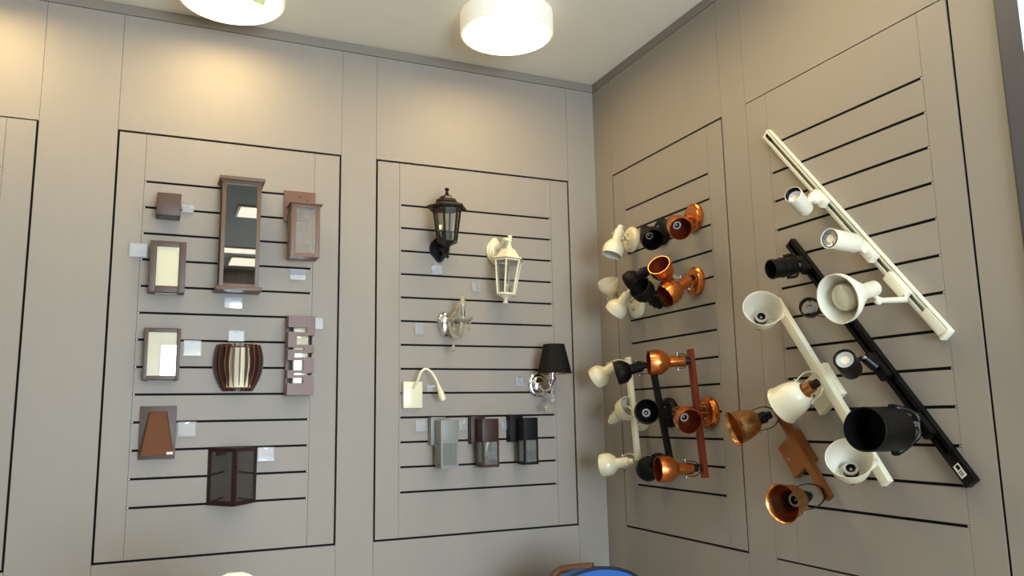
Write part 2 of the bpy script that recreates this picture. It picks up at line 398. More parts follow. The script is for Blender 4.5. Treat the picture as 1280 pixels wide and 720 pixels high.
# tall lantern
d = .095
x0, x1, z0, z1 = rect(d, (278.2, 226), (327, 230), (323.4, 358), (273.6, 359))
gx0, gx1, gz0, gz1 = rect(d, (283.8, 228.2), (321.2, 232.2), (319.4, 352.2), (279.5, 351.7))
ZT0 = rect(d + .01, (276.4, 222), (330.5, 227.5), (330, 260), (276, 260))[3]; zt1 = rect(d + .01, (276.4, 218.7), (330.5, 223.8), (330, 260), (276, 260))[3]
t = thing('tall_wall_lantern', ((x0 + x1) / 2, -E0, (z0 + z1) / 2), 'tall brown box lantern with dark glass front, tallest fixture on its panel', 'wall lantern')
mb = MB(); mb.box((x0 + .002, -E0, z0), (x1 - .002, -.008, z1)); mb.build('mounting_plate', M['brown2'], t)
mb = MB(); wl = .015
for xx in (x0, x1 - wl):
    mb.box((xx, -.008, z0), (xx + wl, -.020, z1)); mb.box((xx, -d + .014, z0), (xx + wl, -d, z1), .001)
for zz in (z0, z1 - .012):
    mb.box((x0 + wl, -d + .014, zz), (x1 - wl, -d, zz + .012), .001)
    mb.box((x0, -.020, zz), (x0 + .006, -d + .014, zz + .012)); mb.box((x1 - .006, -.020, zz), (x1, -d + .014, zz + .012))
mb.build('frame', M['brown2'], t)
mb = MB(); mb.box((x0 - .012, -E0, ZT0 - .002), (x1 + .012, -d - .014, zt1), .002); mb.box((x0 - .003, -E0, z1), (x1 + .003, -d - .002, ZT0 - .002)); mb.build('roof', M['brown2'], t)
mb = MB(); mb.box((x0 - .012, -E0, z0 - .014), (x1 + .012, -d - .012, z0), .002); mb.build('base', M['brown2'], t)
mb = MB(); mb.box((x0 + wl, -d + .006, z0 + .012), (x1 - wl, -d + .003, z1 - .012)); mb.box((x0 + .002, -.020, z0 + .012), (x0 + .004, -d + .014, z1 - .012)); mb.box((x1 - .004, -.020, z0 + .012), (x1 - .002, -d + .014, z1 - .012)); mb.build('glass', M['dusk'], t)
mb = MB(); xm = (x0 + x1) / 2
mb.lathe((xm, -.05, z0), (0, 0, 1), [(0, .016), (.05, .016), (.052, .012), (.07, .012), (.07, 0)], 20)
mb.build('lamp_holder', M['inside'], t)
# lantern on plate
dp = .012
x0, x1, z0, z1 = rect(dp, (355.6, 237.9), (395, 240.8), (393.5, 279), (354, 277))
t = thing('box_wall_lantern', ((x0 + x1) / 2, -E0, (z0 + z1) / 2), 'reddish brown box lantern with seeded glass hung off a square plate', 'wall lantern')
mb = MB(); mb.box((x0, -E0, z0), (x1, -dp, z1), .002)
for fx, fz in ((.5, .72), (.75, .62)): mb.lathe((x0 + (x1 - x0) * fx, -dp, z0 + (z1 - z0) * (fz + .12)), (0, -1, 0), [(0, .005), (.003, .004), (.003, 0)], 12)
mb.build('mounting_plate', M['rust'], t)
db, df = .045, .135
X0, X1, Z0, Z1 = rect(df, (365.3, 254), (401.8, 256.5), (398.4, 321.5), (362.8, 319.6))
mb = MB(); wl = .0165
for xx in (X0, X1 - wl):
    mb.box((xx, -df + .012, Z0), (xx + wl, -df, Z1), .001); mb.box((xx, -db, Z0), (xx + .008, -db - .008, Z1))
for zz, hh in ((Z0, .014), (Z1 - .014, .014)):
    mb.box((X0 + wl, -df + .012, zz), (X1 - wl, -df, zz + hh), .001)
    for xx in (X0, X1 - .005): mb.box((xx, -db, zz), (xx + .005, -df + .012, zz + hh))
    mb.box((X0 + .005, -db, zz), (X1 - .005, -db - .005, zz + hh))
mb.box((X0 + .005, -db - .005, Z0), (X1 - .005, -df + .012, Z0 + .003))
mb.build('frame', M['rust'], t)
mb = MB(); mb.box((X0 - .008, -db + .004, Z1), (X1 + .008, -df - .008, Z1 + .004), .001); mb.build('roof', M['rust'], t)
mb = MB(); mb.box(((X0 + X1) / 2 - .02, -dp, Z1 - .05), ((X0 + X1) / 2 + .02, -db - .006, Z1 - .014)); mb.build('arm', M['rust'], t)
mb = MB(); mb.box((X0 + wl, -df + .005, Z0 + .014), (X1 - wl, -df + .002, Z1 - .014))
for xx in (X0 + .0015, X1 - .0035): mb.box((xx, -db - .008, Z0 + .014), (xx + .002, -df + .012, Z1 - .014))
mb.box((X0 + .008, -db - .003, Z0 + .014), (X1 - .008, -db - .0015, Z1 - .052)); mb.build('glass', M['seeded'], t)
mb = MB(); mb.lathe(((X0 + X1) / 2, -.09, Z1), (0, 0, -1), [(0, .02), (.03, .02), (.034, .016), (.05, .016), (.05, 0)], 20); mb.build('lamp_holder', M['rust'], t)
# plain framed mirror-like bulkhead
d = .055
x0, x1, z0, z1 = rect(d, (180, 409.6), (226.6, 410.2), (223.8, 474.5), (178.4, 474.5))
gx0, gx1, gz0, gz1 = rect(d - .004, (185.3, 415.2), (221.2, 415.2), (219.2, 469.8), (183.3, 469.5))
t = thing('framed_wall_lamp', ((x0 + x1) / 2, -E0, (z0 + z1) / 2), 'wall lamp with thin brown frame around glossy glass mirroring a white window', 'wall lamp')
mb = MB(); frame_box(mb, x0, x1, z0, z1, .004, d, gx0 - x0, x1 - gx1, gz0 - z0, z1 - gz1, .002)
for xx in (x0 + .006, x1 - .018): mb.box((xx, -.012, z0 - .004), (xx + .012, -d + .012, z0))
mb.build('frame', M['brown'], t)
mb = MB(); mb.box((x0 + .01, -E0, z0 + .01), (x1 - .01, -.004, z1 - .01)); mb.build('mounting_plate', M['brown'], t)
mb = MB(); mb.box((gx0 + .0002, -.004, gz0 + .0002), (gx1 - .0002, -d + .004, gz1 - .0002)); mb.build('glass', M['mirrorfrost'], t)
# barrel of wooden fins
c = ab(298.3, 459, .05); zt, zb = ab(298.3, 430, .05).z, ab(298.3, 488.5, .05).z
xl, xr = ab(266.0, 450, .03).x, ab(330.5, 450, .03).x
cx, RB = (xl + xr) / 2, (xr - xl) / 2
H = zt - zb
t = thing('barrel_wall_lamp', (cx, -E0, (zt + zb) / 2), 'barrel-shaped wall lamp of dark curved wooden fins around a cream core', 'wall lamp')
def rb(f): # barrel radius, f 0 bottom .. 1 top
    return RB * (.60 + .40 * math.sin(PI * min(1, (.0 + f * .80)) * .66 + .02) ** 1.0) if False else RB * (1 - .40 * max(0, .62 - f) ** 2 / .3844 - .13 * max(0, f - .62) ** 2 / .1444)
NF = 11
for k in range(NF):
    th = PI * (k + .0) / (NF - 1); th = .06 + th * (PI - .12) / PI
    dx, dy = math.cos(th), -math.sin(th) * .92
    mb = MB(); pts = []
    for i in range(13): f = i / 12; pts.append((cx + dx * rb(f), -.004 + dy * rb(f), zb + f * H))
    for i in range(12, -1, -1): f = i / 12; q = rb(f) - .030 + .006 * math.sin(PI * f); pts.append((cx + dx * q, -.004 + dy * q, zb + f * H))
    nrm = Vector((-dy, dx, 0)).normalized() * .0032
    sides = mb.prism([Vector(p) - nrm / 2 for p in pts], nrm)
    for s in sides: s.material_index = 1
    mb.build('fin', [M['wenge'], M['wengeedge']], t, angle=30)
for zz, f in ((zt - .010, .96), (zb + .006, .05)):
    mb = MB(); ro = rb(f) - .012; pts = [(cx + ro * math.cos(PI * i / 20), -.003 - .92 * ro * math.sin(PI * i / 20), zz) for i in range(21)]
    mb.prism(pts, (0, 0, .003)); mb.build('ring', M['wengeedge'], t)
mb = MB(); pts = [(cx + .052 * math.cos(PI * i / 20), -.004 - .062 * math.sin(PI * i / 20), zb + .0125) for i in range(21)]; mb.prism(pts, (0, 0, H - .026)); mb.build('diffuser', M['opal'], t)
mb = MB(); mb.box((cx - RB * .55, -E0, zb + .004), (cx + RB * .55, -.0028, zt - .006)); mb.build('mounting_plate', M['white'], t)
# slotted lamp
d = .085
x0, x1, z0, z1 = rect(d, (360.6, 394.7), (393.7, 395.3), (392.2, 493.8), (359.2, 493.8))
t = thing('slotted_wall_lamp', ((x0 + x1) / 2, -E0, (z0 + z1) / 2), 'mauve brown column wall lamp cut by staggered slots', 'wall lamp')
W, Hh = x1 - x0, z1 - z0
fy = lambda yy: z1 - (yy - 88) / 595 * Hh
slots = [(175, 210, 'L', .70), (235, 305, 'R', .32), (327, 345, 'L', .62), (367, 400, 'R', .26), (423, 498, 'L', .60), (520, 535, 'R', .26), (558, 595, 'L', .60)]
mb = MB(); tk = .004; prev = z1
for a, b, sd, fr in slots:
    za, zb_ = fy(a), fy(b)
    def band(za_, zb2):
        mb.box((x0, -d + tk, zb2), (x1, -d, za_)); mb.box((x0, -.006, zb2), (x0 + tk, -d + tk, za_)); mb.box((x1 - tk, -.006, zb2), (x1, -d + tk, za_))
    band(prev, za)
    if sd == 'L':
        mb.box((x0 + W * fr, -d + tk, zb_), (x1, -d, za)); mb.box((x1 - tk, -.006, zb_), (x1, -d + tk, za)); mb.box((x0, -.006, zb_), (x0 + tk, -d * .5, za))
    else:
        mb.box((x0, -d + tk, zb_), (x0 + W * fr, -d, za)); mb.box((x0, -.006, zb_), (x0 + tk, -d + tk, za)); mb.box((x1 - tk, -.006, zb_), (x1, -d * .5, za))
    prev = zb_
band(prev, z0)
mb.box((x0 + tk, -.006, z0), (x1 - tk, -d + tk, z0 + tk)); mb.box((x0 + tk, -.006, z1 - tk), (x1 - tk, -d + tk, z1))
mb.build('housing', M['mauve'], t)
mb = MB(); mb.box((x0 + .006, -E0, z0 + .006), (x1 - .006, -.006, z1 - .006)); mb.build('mounting_plate', M['mauve'], t)
mb = MB(); mb.box((x0 + .022, -.012, z0 + .012), (x1 - .022, -d + .018, z1 - .012), .002); mb.build('diffuser', M['mirrorfrost'], t, label='glossy white inner tube')
# wedge lamp
x0, x1, z0, z1 = rect(.01, (174.6, 508), (220.8, 507.4), (218.8, 573.3), (172.9, 575.1))
t = thing('wedge_wall_lamp', ((x0 + x1) / 2, -E0, (z0 + z1) / 2), 'wall lamp with orange-brown tapered front on a dark brown plate', 'wall lamp')
mb = MB(); mb.box((x0, -E0, z0), (x1, -.012, z1), .0015); mb.build('mounting_plate', M['brown'], t)
dt, dbt = .030, .060
q = [ab(187, 514.7, dt), ab(209.3, 514.7, dt), ab(217, 568.5, dbt), ab(174.3, 569.9, dbt)]
zq = (q[0].z + q[1].z) / 2; zr = (q[2].z + q[3].z) / 2
A = [Vector((q[0].x, -dt, zq)), Vector((q[1].x, -dt, zq)), Vector((q[2].x, -dbt, zr)), Vector((q[3].x, -dbt, zr))]
mb = MB(); mb.prism(A, (0, .003, .0005)); bk = [Vector((v.x, -.012, v.z)) for v in A]
mb.prism([A[0], A[3], bk[3], bk[0]], (.003, 0, 0)); mb.prism([A[1], A[2], bk[2], bk[1]], (-.003, 0, 0)); mb.prism([A[0], A[1], bk[1], bk[0]], (0, 0, -.003))
mb.build('cover', M['orange'], t, label='orange-brown tapered cover')
nn = (A[1] - A[0]).cross(A[3] - A[0]).normalized(); nn = nn if nn.y < 0 else -nn
sp_ = lambda u, v: A[0].lerp(A[1], u).lerp(A[3].lerp(A[2], u), v) + nn * .0004
mb = MB(); mb.prism([sp_(.79, .93), sp_(.985, .93), sp_(.985, .99), sp_(.79, .99)], nn * .0006); mb.build('sticker', M['sticker'], t, label='small white sticker')
# triangular lantern
x0 = (ab(260.1, 560.8).x + ab(258, 631).x) / 2; x1 = (ab(320.5, 558).x + ab(320.3, 627.2).x) / 2
z1 = (ab(260.1, 560.8).z + ab(320.5, 558).z) / 2; z0 = (ab(258, 631).z + ab(320.3, 627.2).z) / 2
pf = ab(293.2, 600, .125); xm = pf.x; dd = .125
t = thing('prism_wall_lantern', ((x0 + x1) / 2, -E0, (z0 + z1) / 2), 'dark red-brown wedge lantern with two smoky panes, lowest lamp on its panel', 'wall lantern')
mb = MB(); mb.box((x0, -E0, z0), (x1, -.006, z1)); mb.build('mounting_plate', M['dkred'], t)
A0, Am, A1 = Vector((x0, -.006, 0)), Vector((xm, -dd, 0)), Vector((x1, -.006, 0))
mb = MB(); wp = .016
def leaf(a, b):
    e = (b - a).normalized(); n = Vector((e.y, -e.x, 0)).normalized(); n = n if n.y > 0 else -n
    off = n * .005; Zv = lambda p, z: Vector((p.x, p.y, z))
    for s0, s1 in ((a, a + e * wp), (b - e * wp, b)): mb.prism([Zv(s0, z0), Zv(s1, z0), Zv(s1, z1), Zv(s0, z1)], off)
    for za, zb2 in ((z0, z0 + .016), (z1 - .013, z1)): mb.prism([Zv(a + e * wp, za), Zv(b - e * wp, za), Zv(b - e * wp, zb2), Zv(a + e * wp, zb2)], off)
    return e, n
e1_, n1 = leaf(A0, Am); e2_, n2 = leaf(Am, A1)
for z in (z0 - .001, z1 - .002): mb.prism([Vector((A0.x, A0.y, z)), Vector((Am.x, Am.y, z)), Vector((A1.x, A1.y, z))], (0, 0, .003))
mb.build('frame', M['dkred'], t)
mb = MB()
for a, b, e, n in ((A0, Am, e1_, n1), (Am, A1, e2_, n2)):
    mb.prism([Vector((p.x, p.y, z)) + n * .002 for p, z in ((a + e * wp, z0 + .016), (b - e * wp, z0 + .016), (b - e * wp, z1 - .013), (a + e * wp, z1 - .013))], n * .002)
mb.build('glass', M['smoke'], t)
mb = MB(); mb.lathe((xm - .005, -.05, z1 - .004), (0, 0, -1), [(0, .018), (.01, .018), (.055, .024), (.056, .016), (.07, .016), (.07, 0)], 18); mb.build('lamp_holder', M['black'], t)

# ------------------------------------------------------------------ back wall, second panel
def coach(name, label, top, bot, dax, mt, hang, plate, armf, mt2):
    """six-sided coach lantern; top = roof apex point, bot = bottom of the cage"""
    ax = (bot - top).normalized(); Lc = (bot - top).length
    base = ab(plate[0], plate[1], E0)
    t = thing(name, base, label, 'wall lantern', 'coach lanterns')
    uu = Vector((1, 0, 0))
    def P(s, r, k, ph=.03):
        u = (uu - ax * uu.dot(ax)).normalized(); v = ax.cross(u); a = 2 * PI * k / 6 + ph
        return top + ax * s + u * (r * math.cos(a)) + v * (r * math.sin(a))
    return t, ax, Lc, P
# black, standing on its arm
top = ab(558.6, 243.3, .12); bot = ab(558.9, 302.5, .12)
t, ax, Lc, P = coach('coach_wall_lantern', 'black coach lantern standing upright on a low pointed backplate', top, bot, .12, 'black', False, (547.5, 312.5), None, None)
s = Lc / 59.2
mb = MB(); mb.lathe(top, ax, [(-8.4 * s, 0), (-8.2 * s, 2.2 * s), (-6.6 * s, 3.0 * s), (-5 * s, 2.2 * s), (-4.4 * s, 1.2 * s), (-3 * s, 1.4 * s), (-2 * s, 2.6 * s), (-1.2 * s, 1.8 * s), (0, 2.5 * s)], 20); mb.build('finial', M['bronze'], t)
mb = MB()
mb.lathe(top, ax, [(p * s, q * s) for p, q in ((-.5, 2.5), (1.5, 5), (3, 8), (5, 9.5), (6, 10), (7.2, 13.4), (10.4, 14.3), (11, 13.4), (12, 15), (13.8, 21), (16, 25.2), (17.8, 25), (15.6, 20.5), (13.8, 15), (13.8, 0))], 6, phase=.03); mb.build('roof', M['bronze'], t, angle=20)
mb = MB(); zt_, zb_ = 17 * s, Lc
for k in range(6):
    mb.tube([P(zt_, 17.5 * s, k), P(zb_, 11.6 * s, k)], .0046, 8)
for k in range(6):
    mb.tube([P(zb_, 11.8 * s, k), P(zb_, 11.8 * s, k + 1)], .004, 8); mb.tube([P(zt_ + .004, 17.3 * s, k), P(zt_ + .004, 17.3 * s, k + 1)], .004, 8)
mb.build('cage', M['bronze'], t)
mb = MB()
for k in range(6): mb.prism([P(zt_, 16.6 * s, k), P(zt_, 16.6 * s, k + 1), P(zb_, 11 * s, k + 1), P(zb_, 11 * s, k)], (P(zt_, 16.6 * s, k) + P(zt_, 16.6 * s, k + 1) - P(zt_, 0, 0) * 2).normalized() * .0012)
mb.build('glass', M['clear'], t)
mb = MB(); mb.lathe(bot, ax, [(-1 * s, 0), (-1 * s, 11.8 * s), (1 * s, 12.3 * s), (2.4 * s, 9 * s), (4.5 * s, 5 * s), (7 * s, 3 * s), (7 * s, 0)], 6, phase=.03); mb.build('base', M['bronze'], t, angle=20)
mb = MB(); mb.lathe(bot, ax, [(0, 6.5 * s), (-13 * s, 6.5 * s), (-13 * s, 4 * s), (-10 * s, 4 * s), (-10 * s, 0)], 20); mb.build('lamp_holder', M['black'], t)
def ogee(cen, w, h, up_tip, dn_tip, th):
    """oval backplate with pointed ends standing on the back wall"""
    mb = MB(); nx = 40
    for (sc, d0, d1) in ((1, E0, th * .5), (.82, th * .5, th * .8), (.6, th * .8, th)):
        pts = []
        for i in range(nx):
            a = 2 * PI * i / nx; ca, sa = math.cos(a), math.sin(a)
            tip = (up_tip if sa > 0 else dn_tip) * max(0, abs(sa) - .86) / .14
            pts.append(Vector((cen.x + w * ca * sc, -d0, cen.z + (h * sa + math.copysign(tip, sa)) * sc)))
        mb.prism(pts, (0, -(d1 - d0), 0))
    return mb
cen = ab(549.5, 311, .01)
ogee(cen, .044, .046, .006, .014, .028).build('mounting_plate', M['black'], t)
mb = MB(); mb.tube([(cen.x, -.028, cen.z - .005), (cen.x + .004, -.055, cen.z - .030), (top.x - .002, -.095, cen.z - .036), (top.x + .003, -.122, cen.z - .020), (top.x, -.12, bot.z - 5.5 * s)], lambda f: .0085 - .002 * f, 12, smooth=6)
q = ab(559.5, 321, .115); mb.tube([(top.x + .002, -.12, cen.z - .022), q], .0035, 8); mb.ball(q, .007); mb.build('arm', M['black'], t)
# white, hanging from its arm
top = ab(636.4, 310.5, .12); bot = ab(632.6, 368, .12)
t, ax, Lc, P = coach('coach_wall_lantern', 'white coach lantern hanging down from a high pointed backplate', top, bot, .12, 'white', True, (618, 313), None, None)
s = Lc / 57.6
mb = MB(); mb.lathe(top, ax, [(-16.5 * s, 0), (-16.3 * s, 2.4 * s), (-15 * s, 2.9 * s), (-13 * s, 2.3 * s), (-10.5 * s, 2.4 * s), (-10 * s, 3.4 * s), (-8.6 * s, 3.4 * s), (-8 * s, 2.2 * s), (-5 * s, 2.3 * s), (-1 * s, 3.6 * s), (1 * s, 5 * s)], 20); mb.build('finial', M['white'], t)
mb = MB(); mb.lathe(top, ax, [(0 * s, 4 * s), (2.5 * s, 8.5 * s), (6 * s, 11.8 * s), (9 * s, 14 * s), (12.4 * s, 16 * s), (13 * s, 19.4 * s), (14.8 * s, 19.8 * s), (14.8 * s, 0)], 6, phase=.03); mb.build('roof', M['white'], t, angle=20)
mb = MB(); zt_, zb_ = 15.5 * s, Lc
for k in range(6):
    mb.tube([P(zt_, 16.8 * s, k), P(zb_, 11 * s, k)], .0042, 8)
    mb.tube([P(zb_, 11 * s, k), P(zb_, 11 * s, k + 1)], .0045, 8); mb.tube([P(zt_ + .003, 16.8 * s, k), P(zt_ + .003, 16.8 * s, k + 1)], .004, 8)
mb.build('cage', M['white'], t)
mb = MB()
for k in range(6): mb.prism([P(zt_, 16 * s, k), P(zt_, 16 * s, k + 1), P(zb_, 10.4 * s, k + 1), P(zb_, 10.4 * s, k)], (P(zt_, 16 * s, k) + P(zt_, 16 * s, k + 1) - P(zt_, 0, 0) * 2).normalized() * .0012)
mb.build('glass', M['clear'], t)
mb = MB(); mb.lathe(bot, ax, [(-.5 * s, 0), (-.5 * s, 11.4 * s), (1.2 * s, 11.4 * s), (2.5 * s, 8 * s), (5 * s, 3.4 * s), (6.5 * s, 2.2 * s), (8.5 * s, 2.0 * s), (9.5 * s, 3.1 * s), (11.3 * s, 2.8 * s), (12 * s, 0)], 24); mb.build('base', M['white'], t)
cen = ab(618.5, 314, .01)
ogee(cen, .040, .050, .010, .012, .028).build('mounting_plate', M['white'], t)
ft = top - ax * (9 * s)
mb = MB(); mb.tube([(cen.x, -.028, cen.z + .008), (cen.x + .012, -.06, cen.z + .022), (ft.x - .012, -.10, ft.z + .010), ft], lambda f: .012 - .004 * f, 12, smooth=6); mb.build('arm', M['white'], t)

def drop(mb, p, l, r):
    mb.lathe(p, (0, 0, -1), [(0, 0), (l * .25, r * .35), (l * .6, r), (l * .85, r * .8), (l, 0)], 8)
# crystal candle sconce
cen = ab(556.5, 405, .012)
t = thing('crystal_sconce', (cen.x, -E0, cen.z), 'clear crystal candle sconce with chrome oval backplate and flame-shaped bulb', 'wall sconce')
mb = MB(); mb.lathe((cen.x, -E0, cen.z), (0, -1, 0), [(0, 0), (0, .052), (.010, .052), (.018, .046), (.026, .034), (.031, .018), (.032, 0)], 40, sx=1.08, sy=.72); mb.build('mounting_plate', M['chrome'], t)
cs = ab(578.5, 400, .11)
mb = MB(); mb.tube([(cen.x + .01, -.030, cen.z + .005), (cen.x + .02, -.055, cen.z - .05), (cen.x + .04, -.08, cen.z - .058), (cs.x - .006, -.105, cs.z - .045), (cs.x, -.11, cs.z - .008)], .0085, 12, smooth=6)
mb.tube([(cen.x + .012, -.03, cen.z + .012), (cen.x + .02, -.05, cen.z + .035), (cen.x + .034, -.06, cen.z + .05), (cen.x + .036, -.062, cen.z + .06)], .006, 10, smooth=5); mb.ball((cen.x + .036, -.062, cen.z + .062), .010)
mb.build('arm', M['crystal'], t)
mb = MB(); mb.lathe((cs.x, -.11, cs.z - .010), (0, 0, 1), [(-.004, .006), (-.004, .016), (.002, .032), (.012, .040), (.020, .043), (.021, .041), (.013, .036), (.005, .012), (.005, .006)], 28); mb.build('drip_dish', M['crystal'], t)
mb = MB(); mb.lathe((cs.x, -.11, cs.z - .004), (0, 0, 1), [(0, .0), (0, .011), (.046, .011), (.046, .0)], 20); mb.build('candle_sleeve', M['chrome'], t)
mb = MB(); mb.lathe((cs.x, -.11, cs.z + .042), (0, 0, 1), [(0, .008), (.008, .010), (.02, .0135), (.032, .0135), (.046, .009), (.060, .004), (.066, 0)], 18); mb.build('bulb', M['crystal'], t, label='clear flame-shaped bulb')
for k in range(5):
    a = 2 * PI * k / 5 - .9; p = Vector((cs.x + .037 * math.cos(a), -.11 + .037 * math.sin(a), cs.z - .002))
    mb = MB(); mb.tube([p, p - Vector((0, 0, .008))], .0007, 5); mb.ball(p - Vector((0, 0, .012)), .004, n=8); drop(mb, p - Vector((0, 0, .016)), .028, .007); mb.build('crystal_drop', M['crystal'], t)
p = ab(566.8, 425, .09); mb = MB(); mb.tube([p + Vector((0, 0, .008)), p - Vector((0, 0, .014))], .0008, 5); mb.ball(p - Vector((0, 0, .004)), .004, n=8); drop(mb, p - Vector((0, 0, .012)), .036, .011); mb.build('crystal_drop', M['crystal'], t)

# gooseneck reading lamp
d = .028
x0, x1, z0, z1 = rect(d, (505, 476.7), (528.9, 477.2), (527.8, 510.6), (503.9, 510.2))
t = thing('reading_wall_lamp', ((x0 + x1) / 2, -E0, (z0 + z1) / 2), 'white bedside reading lamp with bent gooseneck on a square box', 'wall lamp')
mb = MB(); mb.box((x0, -E0, z0), (x1, -d, z1), .005); mb.build('mounting_box', M['white'], t)
g = [ab(516.7, 485, d), ab(518.5, 482, .042), ab(522.2, 475.5, .055), ab(525.6, 466.7, .06), ab(531, 461.3, .065), ab(537.8, 463.9, .07), ab(544.4, 473.3, .075), ab(548.3, 482.2, .078)]
mb = MB(); mb.tube(g, .0052, 12, smooth=6); mb.build('gooseneck', M['white'], t)
a, b = ab(548.0, 482.0, .078), ab(554.4, 500.5, .088); L = (b - a).length
mb = MB(); mb.lathe(a, b - a, [(0, 0), (0, .0065), (L * .25, .0085), (L * .5, .0125), (L * .8, .0135), (L * .97, .012), (L, .010), (L * .96, .0095), (L * .9, 0)], 24); mb.build('lamp_head', M['white'], t)
p = ab(516, 503.5, d); mb = MB(); mb.lathe(p + Vector((0, .001, 0)), (0, -1, 0), [(0, .005), (.003, .0048), (.003, 0)], 18); mb.build('switch', M['whitein'], t)

# black pleated sconce
pc = ab(673.8, 481, .01)
t = thing('shaded_sconce', (pc.x, -E0, pc.z), 'chrome sconce with black pleated shade and hanging crystal balls', 'wall sconce')
mb = MB(); mb.lathe((pc.x, -E0, pc.z), (0, -1, 0), [(0, 0), (0, .053), (.006, .053), (.012, .046), (.013, .038), (.018, .034), (.024, .02), (.026, 0)], 40); mb.build('mounting_plate', M['chrome'], t)
so = ab(690.6, 470, .11)
mb = MB(); mb.tube([(pc.x, -.024, pc.z - .008), (pc.x + .005, -.05, pc.z - .03), (pc.x + .022, -.075, pc.z - .02), (pc.x + .02, -.085, pc.z + .022), (pc.x + .035, -.10, pc.z + .026), (so.x - .012, -.112, pc.z - .010), (so.x, -.11, so.z - .020)], .0062, 12, smooth=7)
mb.lathe((so.x, -.11, so.z - .022), (0, 0, 1), [(0, .004), (.002, .016), (.006, .019), (.010, .010), (.014, .012), (.04, .013), (.042, 0)], 24); mb.build('arm', M['chrome'], t)
zt_, zb_ = ab(692.5, 431, .11).z, ab(692.5, 466.5, .11).z
rt_, rb_ = (ab(704.3, 432, .11) - ab(680.7, 432, .11)).length / 2, (ab(712.0, 466, .11) - ab(673.8, 466, .11)).length / 2
cxs = (ab(692.7, 432, .11).x + ab(692.9, 466, .11).x) / 2
mb = MB(); NP = 72
rings = []
for (f, inn) in ((0, 0), (1, 0), (1, 1), (0, 1)):
    r = rt_ + (rb_ - rt_) * f; z = zt_ + (zb_ - zt_) * f; ring = []
    for k in range(NP):
        rr = r - .0016 * (k % 2) - (.0015 if inn else 0); a = 2 * PI * k / NP
        ring.append(mb.bm.verts.new((cxs + rr * math.cos(a), -.11 + rr * math.sin(a), z)))
    rings.append(ring)
for i in range(4):
    A_, B_ = rings[i], rings[(i + 1) % 4]
    for k in range(NP):
        f = mb.bm.faces.new((A_[k], A_[(k + 1) % NP], B_[(k + 1) % NP], B_[k])); f.material_index = 1 if i == 2 else 0
bmesh.ops.recalc_face_normals(mb.bm, faces=mb.bm.faces)
mb.mi = 0
for r, z in ((rt_, zt_), (rb_, zb_)):
    mb.tube([(cxs + r * math.cos(2 * PI * k / 40), -.11 + r * math.sin(2 * PI * k / 40), z) for k in range(40)], .0018, 6, closed=True)
for k in range(3): a = 2 * PI * k / 3; mb.tube([(cxs, -.11, zb_ + .022), (cxs + rt_ * .6 * math.cos(a), -.11 + rt_ * .6 * math.sin(a), zb_ + .055), (cxs + rb_ * .8 * math.cos(a), -.11 + rb_ * .8 * math.sin(a), zb_ + .018)], .001, 5)
mb.build('lamp_shade', [M['shade'], M['gold']], t, angle=10)
mb = MB(); p = ab(678.5, 492.5, .06); mb.lathe(p + Vector((0, 0, .008)), (0, 0, -1), [(0, .004), (.002, .010), (.010, .018), (.013, .0175), (.006, .008), (.004, 0)], 24); mb.build('drip_dish', M['crystal'], t)
for i, (px, py, dq, r) in enumerate([(691, 501, .10, .0125), (683, 510.5, .09, .014), (690.2, 490.5, .105, .007), (692.5, 515, .10, .007)]):
    p = ab(px, py, dq); mb = MB(); mb.ball(p, r, n=10); mb.tube([p + Vector((0, 0, r)), p + Vector((0, 0, r + .014))], .0008, 5); mb.build('crystal_ball', M['crystal'], t, angle=5)

# three square up-down lanterns
def square_lamp(pxs, bracket, mt, label, inner):
    df = .125
    X0, X1, Z0, Z1 = rect(df, *pxs); Wd = X1 - X0; db = df - Wd
    b0 = ab(bracket[0], (bracket[1] + bracket[2]) / 2, .035).x; bz1 = ab(bracket[0], bracket[1], .035).z; bz0 = ab(bracket[0], bracket[2], .035).z
    b1 = b0 + .062
    t = thing('square_wall_lantern', ((b0 + b1) / 2, -E0, (bz0 + bz1) / 2), label, 'wall lantern', 'square lanterns in three colours')
    mb = MB(); mb.box((b0, -E0, bz0), (b1, -.042, bz1), .001); mb.build('mounting_box', mt, t)
    mb = MB(); Zm = Z0 + (Z1 - Z0) * .52; p = .0085
    mb.box((X0, -db, Zm), (X1, -df, Z1), .0012)
    for xx in (X0, X1 - p):
        for dd_ in (db, df - p): mb.box((xx, -dd_, Z0), (xx + p, -dd_ - p, Zm))
    mb.box((X0 + p, -db, Z0), (X1 - p, -df, Z0 + .011)); mb.box((X0, -db - p, Z0), (X0 + p, -df + p, Z0 + .011)); mb.box((X1 - p, -db - p, Z0), (X1, -df + p, Z0 + .011))
    mb.box((X0 + .012, -.042, Zm + .02), (X1 - .012, -db - .001, Z1 - .02))
    mb.build('housing', mt, t)
    mb = MB(); q = .0025
    mb.box((X0 + p, -df + .004, Z0 + .011), (X1 - p, -df + .004 - q, Zm)); mb.box((X0 + .002, -db - p, Z0 + .011), (X0 + .002 + q, -df + p, Zm)); mb.box((X1 - .002 - q, -db - p, Z0 + .011), (X1 - .002, -df + p, Zm)); mb.box((X0 + p, -db - .002, Z0 + .011), (X1 - p, -db - .002 - q, Zm))
    mb.build('glass', M['panefrost'], t)
    mb = MB(); xm = (X0 + X1) / 2; mb.lathe((xm, -df + Wd / 2, Zm), (0, 0, -1), [(0, .024), (.004, .024), (.009, .020), (.009, 0)], 24); mb.build('lamp', M['opal'] if inner else M['steel'], t)
square_lamp([(551.8, 525.5), (573.5, 524.8), (572.5, 585.7), (550.8, 585.7)], (538.2, 521.5, 556.5), M['grey'], 'grey square lantern with hazy glass lower half, first of the three square ones', 0)
